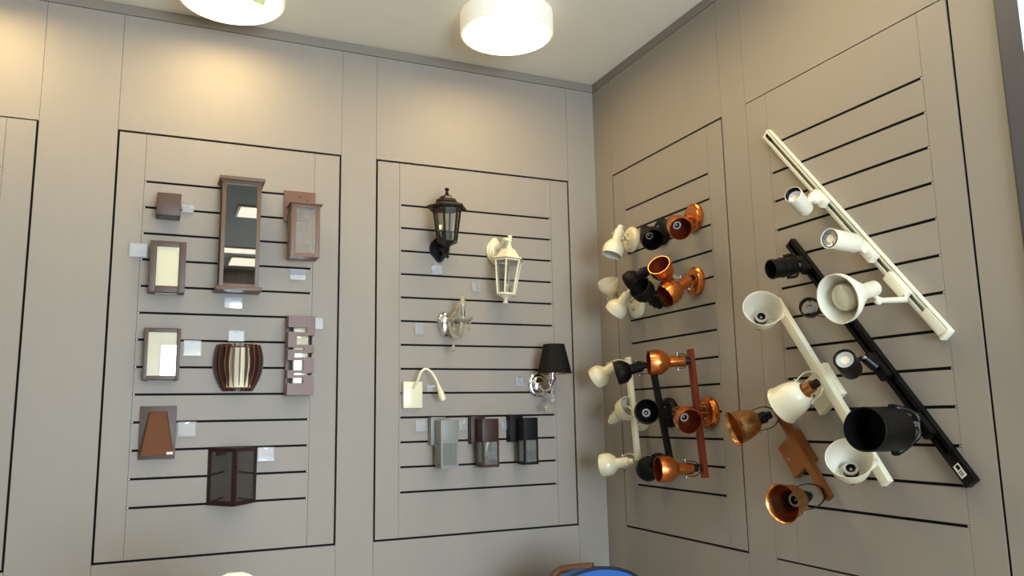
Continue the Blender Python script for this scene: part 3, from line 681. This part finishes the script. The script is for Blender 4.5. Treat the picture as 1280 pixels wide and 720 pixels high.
square_lamp([(603.2, 523.5), (623.9, 523.2), (623.7, 583.9), (603.2, 584.4)], (588.4, 520.2, 554.9), M['redbrown'], 'maroon brown square lantern between the grey and black square ones', 1)
square_lamp([(654.7, 522.2), (672.9, 521.8), (672.5, 580.5), (655.3, 580.9)], (636.6, 519.2, 552.5), M['blackbox'], 'black square lantern with hazy glass below the pleated shade sconce', 0)

# ------------------------------------------------------------------ price tags on the back wall
def price_tag(px, py, wpx, hpx, label, tilt=6, paper=False):
    c = ab(px, py, .008); w, h = wpx * .0032, hpx * .0032
    t = thing('price_tag', (c.x, -E0, c.z), label, 'price tag', 'clear price tags on the back wall')
    a = math.radians(tilt); up = Vector((0, math.sin(a), math.cos(a))); n = Vector((0, -math.cos(a), math.sin(a)))
    cc = Vector((c.x, -.0035 - h / 2 * math.sin(a), c.z))
    mb = MB(); mb.obox(cc, Vector((1, 0, 0)), up, n, Vector((w / 2, h / 2, .0007))); mb.build('sleeve', M['tag'], t)
    mb = MB(); mb.box((c.x - .006, -E0, c.z + h / 2 - .008), (c.x + .006, -.004, c.z + h / 2 - .002)); mb.build('mounting_clip', M['tag'], t)
    if paper:
        mb = MB(); mb.obox(cc - n * .0012, Vector((1, 0, 0)), up, n, Vector((w / 2 * .86, h / 2 * .8, .0003))); mb.build('card', M['tagpaper'], t)
price_tag(235, 261, 13, 9, 'faint clear price tag beside the small brown cube lamp')
price_tag(173, 312.5, 19, 17, 'cloudy clear price tag on the stile beside the broad framed lamp', paper=True)
price_tag(291.5, 378.5, 20, 13, 'clear price tag right below the tall brown lantern')
price_tag(372.5, 343, 19, 14, 'clear price tag below the reddish lantern with seeded glass')
price_tag(240.5, 435, 19, 18, 'shiny price tag beside the thin framed glossy lamp', paper=True)
price_tag(295.5, 420, 18, 13, 'white price tag standing above the wooden barrel lamp', paper=True)
price_tag(399, 404.5, 9, 14, 'clear price tag sticking out beside the slotted lamp')
price_tag(233.5, 536.5, 20, 17, 'shiny price tag beside the orange-brown tapered lamp', paper=True)
price_tag(332.5, 567.5, 19, 16, 'shiny price tag beside the dark wedge lantern', paper=True)
price_tag(546, 337, 15, 13, 'dull clear price tag below the black coach lantern')
price_tag(595, 358, 12, 15, 'dull clear price tag beside the white coach lantern')
price_tag(525, 411, 13, 14, 'dull clear price tag beside the crystal candle sconce')
price_tag(538.5, 485.5, 12, 9, 'dull clear price tag under the bent gooseneck of the reading lamp')
price_tag(650, 476.5, 13, 14, 'clear price tag beside the chrome plate of the pleated sconce', paper=True)
price_tag(526.5, 532, 15, 15, 'clear price tag beside the grey square lantern')
price_tag(579, 531, 11, 14, 'clear price tag between the grey and maroon square lanterns')
price_tag(630, 530.5, 9, 14, 'clear price tag between the maroon and black square lanterns')

# ------------------------------------------------------------------ right wall: spot heads
def bell_prof(L, R, rn, lip=0.0):
    o = [(0, rn * .55), (0, rn * .9), (.012 * 0 + L * .03, rn), (L * .40, rn), (L * .44, rn * 1.06), (L * .48, rn * 1.45), (L * .56, R * .78), (L * .66, R * .95), (L * .78, R), (L * .90, R * .99), (L, R * .95 + lip)]
    i = [(s, r - .0016) for s, r in o[::-1] if s > L * .42] + [(L * .47, rn * .9), (L * .47, 0)]
    return o, i
def cup_prof(L, R, rn, lip=0.0):
    o = [(0, rn * .6), (0, rn), (L * .22, rn), (L * .24, rn * 1.3), (L * .28, R * .55), (L * .36, R * .70), (L * .50, R * .83), (L * .68, R * .92), (L * .84, R * .96), (L * .95, R * .985), (L, R + lip)]
    i = [(s, r - .0016) for s, r in o[::-1] if s > L * .27] + [(L * .29, 0)]
    return o, i
def spot_head(t, rear, opn, R, rn, mo, mi_, pivot, style='bell', lip=0.0, yoke=None, ym=None, wdir=None, neckmat=None, sock=.0155, slabel=None):
    ax = (opn - rear); L = ax.length; ax.normalize()
    o, i = (bell_prof if style == 'bell' else cup_prof)(L, R, rn, lip)
    prof = o + i; mats = [0] * (len(o) - 1) + [0] + [1] * (len(i) - 1)
    if neckmat is not None:
        for k in range(3): mats[k] = 2
    mb = MB(); mb.lathe(rear, ax, prof, 40, mats=mats)
    sh = mb.build('lamp_shade', [mo, mi_] + ([neckmat] if neckmat is not None else []), t, label=slabel)
    s0 = L * (.46 if style == 'bell' else .285)
    mb = MB(); s1 = s0 + L * (.14 if style == 'bell' else .20)
    mb.lathe(rear, ax, [(-.020, 0), (-.020, .012), (-.004, .0135), (s0, sock * .8), (s0, sock), (s1 - .004, sock), (s1, sock * .96), (s1, sock * .64), (s1 - .010, sock * .60), (s1 - .010, .004), (s1 - .005, .003), (s1 - .005, 0)], 24, mats=[0, 0, 0, 0, 0, 1, 1, 0, 0, 1, 1])
    mb.build('lamp_socket', [M['whitein'] if style == 'bell' and mo is M['white'] else M['blackin'], M['porcelain']], sh)
    # fork that carries the head by two thumb screws
    if wdir is None:
        wdir = ax.cross((CAM - rear).normalized())
        if wdir.length < .25: wdir = Vector((0, 0, 1))
    w = (Vector(wdir) - ax * Vector(wdir).dot(ax)).normalized()
    sk = L * (.20 if style == 'bell' else .30); rk = (rn if style == 'bell' else R * .56) + .004
    A_, B_ = rear + ax * sk + w * rk, rear + ax * sk - w * rk
    back = (pivot - (rear + ax * sk)); 
    ym_ = ym or mo
    mb = MB(); bk = back.normalized()
    m1 = rear + ax * sk + w * (rk * 1.02) + bk * (back.length * .55); m2 = rear + ax * sk - w * (rk * 1.02) + bk * (back.length * .55)
    n1, n2 = pivot + w * (rk * .55) - bk * .006, pivot - w * (rk * .55) - bk * .006
    mb.tube([A_ - bk * .004, A_, m1, n1, pivot, n2, m2, B_, B_ - bk * .004], (.0042, .0016) if style == 'bell' else (.0055, .0016), 8, smooth=5, flat=ax.cross(w)); y = mb.build('yoke', ym_, t)
    for p, sg in ((A_, 1), (B_, -1)):
        mb = MB(); mb.lathe(p - w * sg * .004, w * sg, [(0, .002), (.006, .002), (.006, .0045), (.012, .0045), (.013, .003), (.013, 0)], 12)
        mb.build('thumb_screw', M['steel'], y)
    return sh
def round_base(t, c, r, mt, th=.022):
    mb = MB(); mb.lathe((-E0, c.y, c.z), (-1, 0, 0), [(0, 0), (0, r), (th * .5, r), (th * .62, r * .93), (th * .7, r * .86), (th * .95, r * .80), (th, r * .72), (th, 0)], 48)
    mb.build('mounting_plate', mt, t)
    for s in (-1, 1):
        mb = MB(); mb.lathe((-th - E0 + .0005, c.y, c.z + s * r * .38), (-1, 0, 0), [(0, .0045), (.003, .004), (.004, 0)], 12)
        mb.build('screw', M['steel'], t)
CW = {'white': ('white', 'whitein'), 'black': ('matblack', 'blackin'), 'copper': ('copper', 'copperin')}
RBASE, RH, RN = .056, .046, .0212
def cluster(colour, base, heads, label, n):
    mo, mi_ = M[CW[colour][0]], M[CW[colour][1]]
    bpt = ar(*base, 0)
    t = thing('wall_spotlight', (-E0, bpt.y, bpt.z), label, 'wall spotlight', 'single round-base spotlights' if n == 1 else 'double round-base spotlights')
    round_base(t, bpt, RBASE, mo)
    st = Vector((-.048 if n == 1 else -.055, bpt.y, bpt.z))
    mb = MB(); mb.tube([(-.02, bpt.y, bpt.z), st], .006, 12); mb.ball(st, .009); mb.build('stem', mo, t)
    for (rp, rd, op, L, sg) in heads:
        rear = ar(rp[0], rp[1], rd); opn = ahead(rear, op, L, sg)
        spot_head(t, rear, opn, RH, RN, mo, mi_, st, ym=M['steel'] if colour == 'copper' else mo)
cluster('white', (790.7, 299.7), [((774.5, 287.5), .085, (765, 318.5), .122, 1)], 'single white spotlight on a round base, pointing down toward the corner', 1)
cluster('black', (828.9, 290), [((806, 287), .085, (815.7, 299.7), .122, 1)], 'single black spotlight on a round base with its mouth facing the viewer', 1)
cluster('copper', (868.5, 272.6), [((840, 275), .09, (850.4, 285.8), .122, 1)], 'single copper spotlight on a round base, topmost copper lamp', 1)
cluster('white', (797.5, 381.5), [((766.5, 377), .085, (760, 351.4), .100, 1), ((785, 367.8), .085, (767.2, 390.7), .10, -1)], 'double white spotlight with one head up and one head down', 2)
cluster('black', (834, 366.5), [((822, 380), .115, (799.6, 359.4), .122, 1), ((809, 338), .065, (785.5, 354.5), .098, -1)], 'double black spotlight squeezed between the white and copper doubles', 2)
cluster('copper', (870.4, 351.8), [((839, 356), .09, (823.9, 331.7), .122, 1), ((862, 349.5), .06, (832.2, 369.9), .124, 1)], 'double copper spotlight on a round base with crossed heads', 2)

def bar_spot(colour, base, b0, b1, heads, label, barm):
    mo, mi_ = M[CW[colour][0]], M[CW[colour][1]]
    bpt = ar(*base, 0); DB = .062
    t = thing('bar_spotlight', (-E0, bpt.y, bpt.z), label, 'bar spotlight', 'three-head bar spotlights')
    round_base(t, bpt, RBASE * 1.06, mo)
    p0, p1 = ar(*b0, DB), ar(*b1, DB); ax = (p1 - p0).normalized()
    side = Vector((-1, 0, 0)); u = (side - ax * side.dot(ax)).normalized(); v = ax.cross(u)
    mb = MB(); mb.obox((p0 + p1) / 2, u, v, ax, Vector((.009, .0125, (p1 - p0).length / 2)), .0015); mb.build('bar', M[barm], t)
    fm = (bpt.z - p0.z) / (p1.z - p0.z); pm = p0.lerp(p1, fm)
    mb = MB()
    for s in (-1, 0, 1):
        a = pm + ax * (s * .032); mb.tube([(-.02, bpt.y + (a.y - bpt.y) * .6, bpt.z + s * -.032), a + Vector((.006, 0, 0))], .0038, 10)
    mb.build('stand_off', mo, t)
    for (rp, rd, op, L, sg, f) in heads:
        rear = ar(rp[0], rp[1], rd); opn = ahead(rear, op, L, sg); pv = p0.lerp(p1, f) - Vector((.012, 0, 0))
        spot_head(t, rear, opn, RH * 1.05, RN, mo, mi_, pv, ym=M['black'] if colour != 'white' else M['white'])
bar_spot('copper', (887.5, 515.8), (862.5, 436.7), (881.3, 597.5),
    [((855.8, 451.2), .09, (811.3, 453.3), .135, 1, .09), ((846, 514), .13, (861.7, 526.7), .122, 1, .5), ((865.8, 585.6), .095, (823.3, 586.7), .132, 1, .93)],
    'copper bar spotlight with three heads on one red-brown bar', 'copperbar')
bar_spot('black', (838, 515.8), (813.5, 447), (838.5, 580),
    [((803, 457.7), .085, (769, 467.5), .112, -1, .10), ((805.5, 519), .12, (809, 514), .12, 1, .5), ((822, 572), .09, (807.5, 589), .12, -1, .93)],
    'black bar spotlight with three heads on one black bar', 'matblack')
bar_spot('white', (803, 521), (784.7, 446.7), (797.5, 576),
    [((768, 457.5), .10, (743.5, 473.5), .105, -1, .05), ((766, 524.5), .10, (786.7, 508), .128, 1, .5), ((786, 577.3), .085, (751.7, 581.7), .118, -1, .97)],
    'white bar spotlight with three heads, closest bar to the room corner', 'white')

# ------------------------------------------------------------------ right wall: track lights
def track(name, label, p0px, p1px, mt, dk, wt=.034, ht=.020):
    p0, p1 = ar(*p0px, ht), ar(*p1px, ht); p0.x = p1.x = 0
    ax = (p1 - p0).normalized(); n = Vector((-1, 0, 0)); v = ax.cross(n)
    t = thing(name, (-E0, (p0.y + p1.y) / 2, (p0.z + p1.z) / 2), label, 'track light')
    Lt = (p1 - p0).length; cm = (p0 + p1) / 2
    mb = MB()
    mb.obox(cm + n * (E0 + .002), ax, v, n, Vector((Lt / 2, wt / 2, .002)))
    for s in (-1, 1):
        mb.obox(cm + n * (ht / 2 + .002) + v * (s * (wt / 2 - .002)), ax, v, n, Vector((Lt / 2, .002, ht / 2 - .002)))
        mb.obox(cm + n * (ht - .0015) + v * (s * (wt / 2 - .0065)), ax, v, n, Vector((Lt / 2, .0045, .0015)))
    tr = mb.build('mounting_track', mt, t)
    mb = MB()
    for s in (-1, 1): mb.obox(cm + n * .010 + v * (s * (wt / 2 - .007)), ax, v, n, Vector((Lt / 2, .0028, .0035)))
    mb.build('conductor', dk, tr)
    mb = MB(); mb.obox(p0 - ax * .003 + n * (ht / 2 + E0), ax, v, n, Vector((.003, wt / 2, ht / 2)), .001); mb.build('end_cap', mt, t)
    mb = MB(); LE = .085; mb.obox(p1 - ax * (LE / 2) + n * (ht * .6 + E0), ax, v, n, Vector((LE / 2, wt / 2 - .0035, ht * .5)), .0015); mb.obox(p1 + ax * .004 + n * (ht * .6 + E0), ax, v, n, Vector((.004, wt / 2, ht * .6)), .001)
    mb.build('live_end', mt, t)
    return t, p0, p1, ax, n, v
def adaptor(t, c, ax, v, n, mt, L=.075, w=.030, h=.026):
    mb = MB(); mb.obox(c + n * (.0205 + h / 2), ax, v, n, Vector((L / 2, w / 2, h / 2)), .004); mb.obox(c + n * .014, ax, v, n, Vector((L * .3, .006, .006))); return mb.build('adaptor', mt, t)
def on_axis(px, p0, ax, ht=.03):
    q = ar(px[0], px[1], ht); return Vector((0, 0, 0)) + p0 + ax * ((Vector((0, q.y, q.z)) - p0).dot(ax))
def can(t, rear, opn, R, mt, inn, rings=(), face=True, lens='steel', wall=.002, deep=.02, rr=None):
    ax = (opn - rear); L = ax.length; ax.normalize(); rr = rr or R
    prof = [(0, 0), (0, rr * .8), (.004, rr * .95), (.008, rr)]
    for s in rings: prof += [(L * s - .004, R), (L * s - .003, R * 1.07), (L * s + .003, R * 1.07), (L * s + .004, R)]
    prof += [(L - .001, R), (L, R - .0008), (L, R - wall), (L - deep, R - wall - .002), (L - deep, 0)]
    mb = MB(); mb.lathe(rear, ax, prof, 40, mats=[0] * (len(prof) - 3) + [1, 1]); b = mb.build('lamp_head', [mt, inn], t)
    if lens:
        mb = MB(); s = L - deep + .001; r1 = R * .78
        mb.lathe(rear, ax, [(s, 0), (s, r1), (s + .006, r1), (s + .006, r1 * .86), (s + .003, r1 * .5), (s + .004, 0)], 28, mats=[0, 0, 0, 0, 1]); mb.build('lamp', [M['chrome'], M['opal']], b)
    return b
# white track
t, p0, p1, ax, n, v = track('white_track_light', 'white diagonal track with two small cans and one wide cone head', (957, 168), (1180, 417), M['white2'], M['steel'])
wm, wi = M['white2'], M['whitein']
mb = MB()
for s in (.012, .03): mb.obox(p0 + ax * s + n * .0195, ax, v, n, Vector((.006, .005, .0012)))
mb.build('slot', M['gap'], t, label='dark slots in the track end')
c = on_axis((1027, 247), p0, ax); adaptor(t, c, ax, v, n, wm, .06)
rear = ar(1007, 262.5, .095); opn = ahead(rear, (991.6, 243.3), .095, 1); j = rear.lerp(opn, .3)
mb = MB(); mb.tube([c + n * .04, c + n * .062, j], .010, 14); mb.ball(c + n * .056, .021); mb.build('arm', wm, t); can(t, rear, opn, .026, wm, M['blackin'], (), lens='steel')
c = on_axis((1085, 315), p0, ax); adaptor(t, c, ax, v, n, wm, .07)
rear = ar(1069, 304.5, .075); opn = ahead(rear, (1037.8, 298.4), .118, 1)
mb = MB(); mb.tube([c + n * .04, rear.lerp(opn, -.02)], .011, 14)
mb.lathe(rear, (rear - opn), [(-.003, .018), (.008, .016), (.016, .013), (.018, 0)], 20); mb.build('arm', wm, t); can(t, rear, opn, .029, wm, wi, (), lens='steel', deep=.008)
c = on_axis((1122, 358), p0, ax); adaptor(t, c, ax, v, n, wm, .085)
rear = ar(1095, 360, .10); opn = ahead(rear, (1048.9, 373.3), .155, 1); a2 = (opn - rear); L = a2.length; a2.normalize()
mb = MB(); R = .068; rn = .022
o = [(0, 0), (0, rn * .8), (.006, rn), (L * .36, rn), (L * .38, rn * 1.1), (L * .60, R * .62), (L * .84, R * .93), (L * .90, R * .985), (L, R), (L, R - .003), (L * .9, R * .94), (L * .62, R * .56), (L * .42, rn), (L * .42, 0)]
mb.lathe(rear, a2, o, 44, mats=[0] * 9 + [1] * 4); hd = mb.build('lamp_head', [wm, wi], t)
mb = MB(); mb.lathe(rear, a2, [(L * .42, .014), (L * .52, .016), (L * .64, .030), (L * .76, .0385), (L * .86, .036), (L * .92, .022), (L * .94, 0)], 28); mb.build('bulb', M['frost'], hd, label='frosted reflector bulb')
e = ar(1133, 374.5, .05); f = ar(1098, 376, .085)
mb = MB(); mb.tube([c + ax * .03 + n * .035, e, f, rear + a2 * .02], .0085, 12); mb.ball(f, .012); mb.build('arm', wm, t)
mb = MB()
for s in (.28, .345): mb.lathe(rear + a2 * (L * s), a2.cross((CAM - rear).normalized()), [(rn - .003, .002), (rn + .0012, .006), (rn + .0012, 0)], 8)
mb.build('vent_slot', M['gap'], hd)
# black track
t, p0, p1, ax, n, v = track('black_track_light', 'black diagonal track carrying four different black spot heads', (986.5, 304.5), (1211, 602), M['black'], M['blackin'])
bm_, bi = M['black'], M['blackin']
c = on_axis((1003, 333), p0, ax); adaptor(t, c, ax, v, n, bm_, .06)
rear = ar(993, 331.8, .10); opn = ahead(rear, (963.8, 336.7), .088, 1); w = (opn - rear).cross((CAM - rear)).normalized(); a2 = (opn - rear).normalized()
can(t, rear, opn, .0295, bm_, bi, (.30, .55, .93), lens=None, deep=.05)
k = rear + a2 * .035; mb = MB(); mb.tube([k + w * .034, rear + w * .034, c + n * .05 + w * .016, c + n * .046, c + n * .05 - w * .016, rear - w * .034, k - w * .034], (.004, .0015), 8, smooth=4); mb.build('yoke', bm_, t)
mb = MB(); mb.lathe(c + n * .046 - a2 * 0, n, [(0, .008), (.006, .007), (.006, 0)], 12); mb.build('screw', M['steel'], t)
c = on_axis((1046, 395), p0, ax); adaptor(t, c, ax, v, n, bm_, .06)
rear = ar(1013, 386, .10); opn = ahead(rear, (1011.4, 383.4), .035, 1); a2 = (opn - rear).normalized()
mb = MB(); R = .030; mb.lathe(rear, a2, [(0, R * .86), (.004, R), (.030, R), (.034, R * .96), (.034, R * .84), (.006, R * .80), (0, R * .86)], 40); hd = mb.build('lamp_head', bm_, t)
mb = MB(); mb.lathe(rear, a2, [(-.022, 0), (-.022, .012), (.006, .016), (.016, .016), (.016, .010), (.008, .009), (.008, 0)], 20, mats=[0, 0, 0, 1, 1, 1]); mb.tube([rear - a2 * -.006 + Vector((0, 0, R * .84)), rear + a2 * .006 - Vector((0, 0, R * .84))], .002, 6); mb.build('lamp_socket', [bi, M['steel']], hd)
mb = MB(); w = Vector((0, 0, 1))
for dz in (.027, 0, -.020): mb.tube([rear + a2 * .012 + w * dz - a2.cross(w).normalized() * 0 + (c + n * .03 - rear).normalized() * math.sqrt(max(0, R * R - dz * dz)), c + n * .045 + w * (dz * .8), c + n * .04 + w * (dz * .2)], .0022, 6)
mb.build('yoke', bm_, t)
c = on_axis((1099, 459), p0, ax); adaptor(t, c, ax, v, n, bm_, .085)
rear = ar(1065, 463, .09); opn = ahead(rear, (1055.6, 449.2), .085, 1)
mb = MB(); j = ar(1080, 446.5, .075); mb.tube([rear.lerp(opn, .55), j], .0065, 10); mb.lathe(c + n * .046, (j - (c + n * .046)), [(0, .016), ((j - c - n * .046).length, .014), ((j - c - n * .046).length + .004, 0)], 16); mb.build('arm', bm_, t)
mb = MB(); mb.lathe(j, (CAM - j), [(.012, .006), (.016, .005), (.017, 0)], 12); mb.build('screw', M['steel'], t)
can(t, rear, opn, .0305, M['matblack'], bi, (), lens='steel', deep=.012, wall=.005)
c = on_axis((1152, 535), p0, ax); adaptor(t, c, ax, v, n, bm_, .07)
rear = ar(1119.5, 537, .10); opn = ahead(rear, (1083, 536.7), .165, 1); w = (opn - rear).cross((CAM - rear)).normalized(); a2 = (opn - rear).normalized()
can(t, rear, opn, .0565, M['matblack'], bi, (), lens=None, deep=.12, wall=.003)
k = rear + a2 * .03; mb = MB(); mb.tube([k + w * .060, rear + w * .060 - a2 * .012, c + n * .055 + w * .03, c + n * .048, c + n * .055 - w * .03, rear - w * .060 - a2 * .012, k - w * .060], (.006, .0018), 8, smooth=5); mb.build('yoke', bm_, t)
mb = MB(); q = ar(1144, 530, .07); mb.lathe(q, CAM - q, [(0, .007), (.006, .007), (.006, .004), (.002, .0035), (.002, 0)], 14); mb.build('screw', M['steel'], t)
q = p1 - ax * .032 + n * .0225
mb = MB(); mb.obox(q, ax, v, n, Vector((.018, .0095, .0006))); mb.build('sticker', M['sticker'], t, label='small white product sticker')
mb = MB(); mb.obox(q - ax * .009 - v * .002 + n * .0009, ax, v, n, Vector((.006, .005, .0003)))
for i in range(3): mb.obox(q + ax * (.002 + .005 * i) + n * .0009, ax, v, n, Vector((.0012, .006, .0003)))
mb.build('print', M['gap'], t)

# white and copper bar lights with square plates
def plate_bar(name, label, corners, b0, b1, mt, heads, hm, hin, neck, ymat, R, lip, wbar=.0145, barm=None):
    q = [ar(*c_, .0) for c_ in corners]; c = (q[0] + q[1] + q[2] + q[3]) / 4
    t = thing(name, (-E0, c.y, c.z), label, 'bar spotlight')
    n = Vector((-1, 0, 0)); p0, p1 = ar(*b0, .045), ar(*b1, .045); ax = (p1 - p0).normalized(); v = ax.cross(n)
    hl = ((q[1] - q[0]).dot(ax) + (q[2] - q[3]).dot(ax)) / 4; hw = abs((q[1] - q[2]).dot(v) + (q[0] - q[3]).dot(v)) / 4
    mb = MB(); mb.obox(Vector((-.0115 - E0, c.y, c.z)), ax, v, n, Vector((abs(hl), hw, .0115)), .002); mb.build('mounting_plate', mt, t)
    mb = MB(); mb.obox((p0 + p1) / 2 + n * -.011, ax, v, n, Vector(((p1 - p0).length / 2, wbar, .011)), .0015); mb.build('bar', barm or mt, t)
    for s in (-1, 1):
        mb = MB(); mb.lathe(Vector((-.023, c.y, c.z)) + v * (s * hw * .62), n, [(0, .005), (.003, .0045), (.004, 0)], 12)
        mb.build('screw', M['steel'], t)
    for (rp, rd, op, L, sg, f, lb) in heads:
        rear = ar(rp[0], rp[1], rd); opn = ahead(rear, op, L, sg); pv = p0.lerp(p1, f)
        spot_head(t, rear, opn, R, .019, hm, hin, pv, style='cup', lip=lip, ym=ymat, neckmat=neck, sock=.0205)
    return t, p0, p1, ax, n, v, c
plate_bar('white_bar_spotlight', 'white three-cup bar spotlight with copper necks on a square plate', [(1034.9, 453.5), (1059.6, 490.5), (1033, 519), (1008.3, 482)], (966, 375), (1106, 605), M['white'],
    [((949.5, 405), .11, (953.7, 385.6), .105, 1, .06, ''), ((1016, 482), .085, (977, 507.5), .122, -1, .46, ''), ((1065, 597), .11, (1061.7, 573), .105, 1, .88, '')],
    M['white'], M['whitein'], M['copperplate'], M['white'], .060, .002)
plate_bar('copper_bar_spotlight', 'brushed copper two-cup bar spotlight on a square copper plate, lowest on the wall', [(1000.6, 536.3), (1023.6, 573), (1001.6, 597.4), (978.6, 560.7)], (968, 511.8), (1034, 624), M['copperplate'],
    [((956.5, 521), .09, (917.5, 536), .115, 1, .06, ''), ((1007, 621), .10, (978.6, 629.5), .115, 1, .93, '')],
    M['brushed'], M['brushed'], M['black'], M['black'], .054, .004, wbar=.013, barm=M['copperplate'])

# ------------------------------------------------------------------ chairs whose tops peek in at the bottom
def cream_chair():
    tp = ab(291, 710.3, 1.25); x, y, zt = tp.x, tp.y, tp.z
    t = thing('plastic_chair', (x, y + .22, 0), 'cream plastic chair standing in front of the brown lamps panel', 'chair')
    hw = (ab(317, 716, 1.25).x - ab(272, 716, 1.25).x) / 2
    zs = .45
    # shell back: bent sheet with a rounded top
    mb = MB(); rows = []
    NZ, NX = 14, 27
    for side in (0, 1):
        g = []
        for i in range(NZ):
            f = i / (NZ - 1); row = []
            for k in range(NX):
                u = -1 + 2 * k / (NX - 1)
                wv = .19 * (1 - .0 * f); 
                ztop = zt - .17 * (max(0, abs(u) - .09) / .91) ** 1.3
                z = zs + (ztop - zs) * f
                yy = y - .03 * (1 - abs(u) ** 2) + .05 * (1 - f) ** 2 - .03 * f + (.006 if side else 0)
                row.append(mb.bm.verts.new((x + u * wv, yy, z)))
            g.append(row)
        rows.append(g)
    fs = []
    for g, flip in ((rows[0], 0), (rows[1], 1)):
        for i in range(NZ - 1):
            for k in range(NX - 1):
                q = (g[i][k], g[i][k + 1], g[i + 1][k + 1], g[i + 1][k]); fs.append(mb.bm.faces.new(q[::-1] if flip else q))
    bd = [rows[0][i][0] for i in range(NZ)] + [rows[0][-1][k] for k in range(1, NX)] + [rows[0][i][-1] for i in range(NZ - 2, -1, -1)] + [rows[0][0][k] for k in range(NX - 2, 0, -1)]
    bd2 = [rows[1][i][0] for i in range(NZ)] + [rows[1][-1][k] for k in range(1, NX)] + [rows[1][i][-1] for i in range(NZ - 2, -1, -1)] + [rows[1][0][k] for k in range(NX - 2, 0, -1)]
    for i in range(len(bd)): fs.append(mb.bm.faces.new((bd[i], bd[(i + 1) % len(bd)], bd2[(i + 1) % len(bd)], bd2[i])))
    bmesh.ops.recalc_face_normals(mb.bm, faces=fs); mb.build('backrest', M['cream'], t)
    mb = MB(); mb.box((x - .2, y + .02, zs - .02), (x + .2, y + .44, zs), .009); mb.build('seat', M['cream'], t)
    for sx in (-1, 1):
        for yy in (y + .06, y + .40):
            mb = MB(); mb.tube([(x + sx * .16, yy, zs - .015), (x + sx * .19, yy + (.03 if yy > y + .2 else -.03), 0)], .012, 12); mb.build('leg', M['cream'], t)
cream_chair()
def blue_chair():
    d = .62; tp = ab(748, 711.2, d); x, y, zt = tp.x, tp.y, tp.z
    t = thing('blue_armchair', (x, y + .2, 0), 'blue fabric armchair with dark piping and brown wooden armrest, by the corner', 'chair')
    wv = .22
    def arch(o, hw, z0):
        return [Vector((x - hw, o, z0))] + [Vector((x + hw * math.cos(PI - PI * i / 24), o, zt - .17 + (.17 + (hw - wv)) * math.sin(PI * i / 24) ** .8)) for i in range(25)] + [Vector((x + hw, o, z0))]
    mb = MB(); mb.prism(arch(y, wv, .46), (0, .06, 0)); mb.build('backrest', M['blue'], t, angle=50)
    mb = MB(); a = arch(y + .002, wv + .002, .46); mb.tube(a, .006, 8); mb.build('piping', M['navy'], t)
    mb = MB(); mb.box((x - .24, y + .06, .38), (x + .24, y + .50, .47), .02); mb.build('seat', M['blue'], t)
    e0, e1 = ab(741.5, 708.2, d - .03), ab(698, 713.5, d - .13)
    for sg in (1,):
        A_ = [e1 + Vector((-.05, -.03, -.035)), e1, e0.lerp(e1, .5) + Vector((0, 0, .004)), e0]
        mb = MB(); mb.tube(A_, (.009, .018), 12, smooth=5, flat=(0, 0, 1)); mb.tube([e0 + Vector((-.01, 0, -.008)), Vector((x - .05, y + .07, zt - .12)), Vector((x - .05, y + .08, .44))], .011, 10)
        mb.build('armrest', M['armwood'], t)
    for sx in (-1, 1):
        for yy in (y + .08, y + .46):
            mb = MB(); mb.tube([(x + sx * .2, yy, .38), (x + sx * .21, yy, 0)], .016, 12); mb.build('leg', M['armwood'], t)
blue_chair()

# ------------------------------------------------------------------ daylight and exposure
wd = bpy.data.worlds.new('world'); scn.world = wd; wd.use_nodes = True
bg = wd.node_tree.nodes['Background']; bg.inputs[0].default_value = (.71, .86, 1.0, 1); bg.inputs[1].default_value = 18.5
for (loc, rot, sx, sy_) in [((( W1[0] + W1[1]) / 2, YF - .11, (W1[2] + W1[3]) / 2), (PI / 2, 0, 0), W1[1] - W1[0], W1[3] - W1[2]), ((.115, (W2[0] + W2[1]) / 2, (W2[2] + W2[3]) / 2), (0, PI / 2, 0), W2[3] - W2[2], W2[1] - W2[0])]:
    l = bpy.data.lights.new('window_portal', 'AREA'); l.shape = 'RECTANGLE'; l.size = sx; l.size_y = sy_; l.cycles.is_portal = True
    o = bpy.data.objects.new('window_portal', l); col.objects.link(o); o.location = loc; o.rotation_euler = rot
for o in bpy.data.objects:
    if '_o' in o: del o['_o']
vs = scn.view_settings
scn.display_settings.display_device = 'sRGB'; vs.view_transform = 'Standard'; vs.look = 'None'; vs.gamma = 1; vs.use_curve_mapping = False; vs.exposure = 0.80
scn.cycles.use_denoising = True; scn.cycles.max_bounces = 10; scn.cycles.sample_clamp_indirect = 8; scn.cycles.caustics_reflective = False; scn.cycles.caustics_refractive = False; scn.cycles.transparent_max_bounces = 24
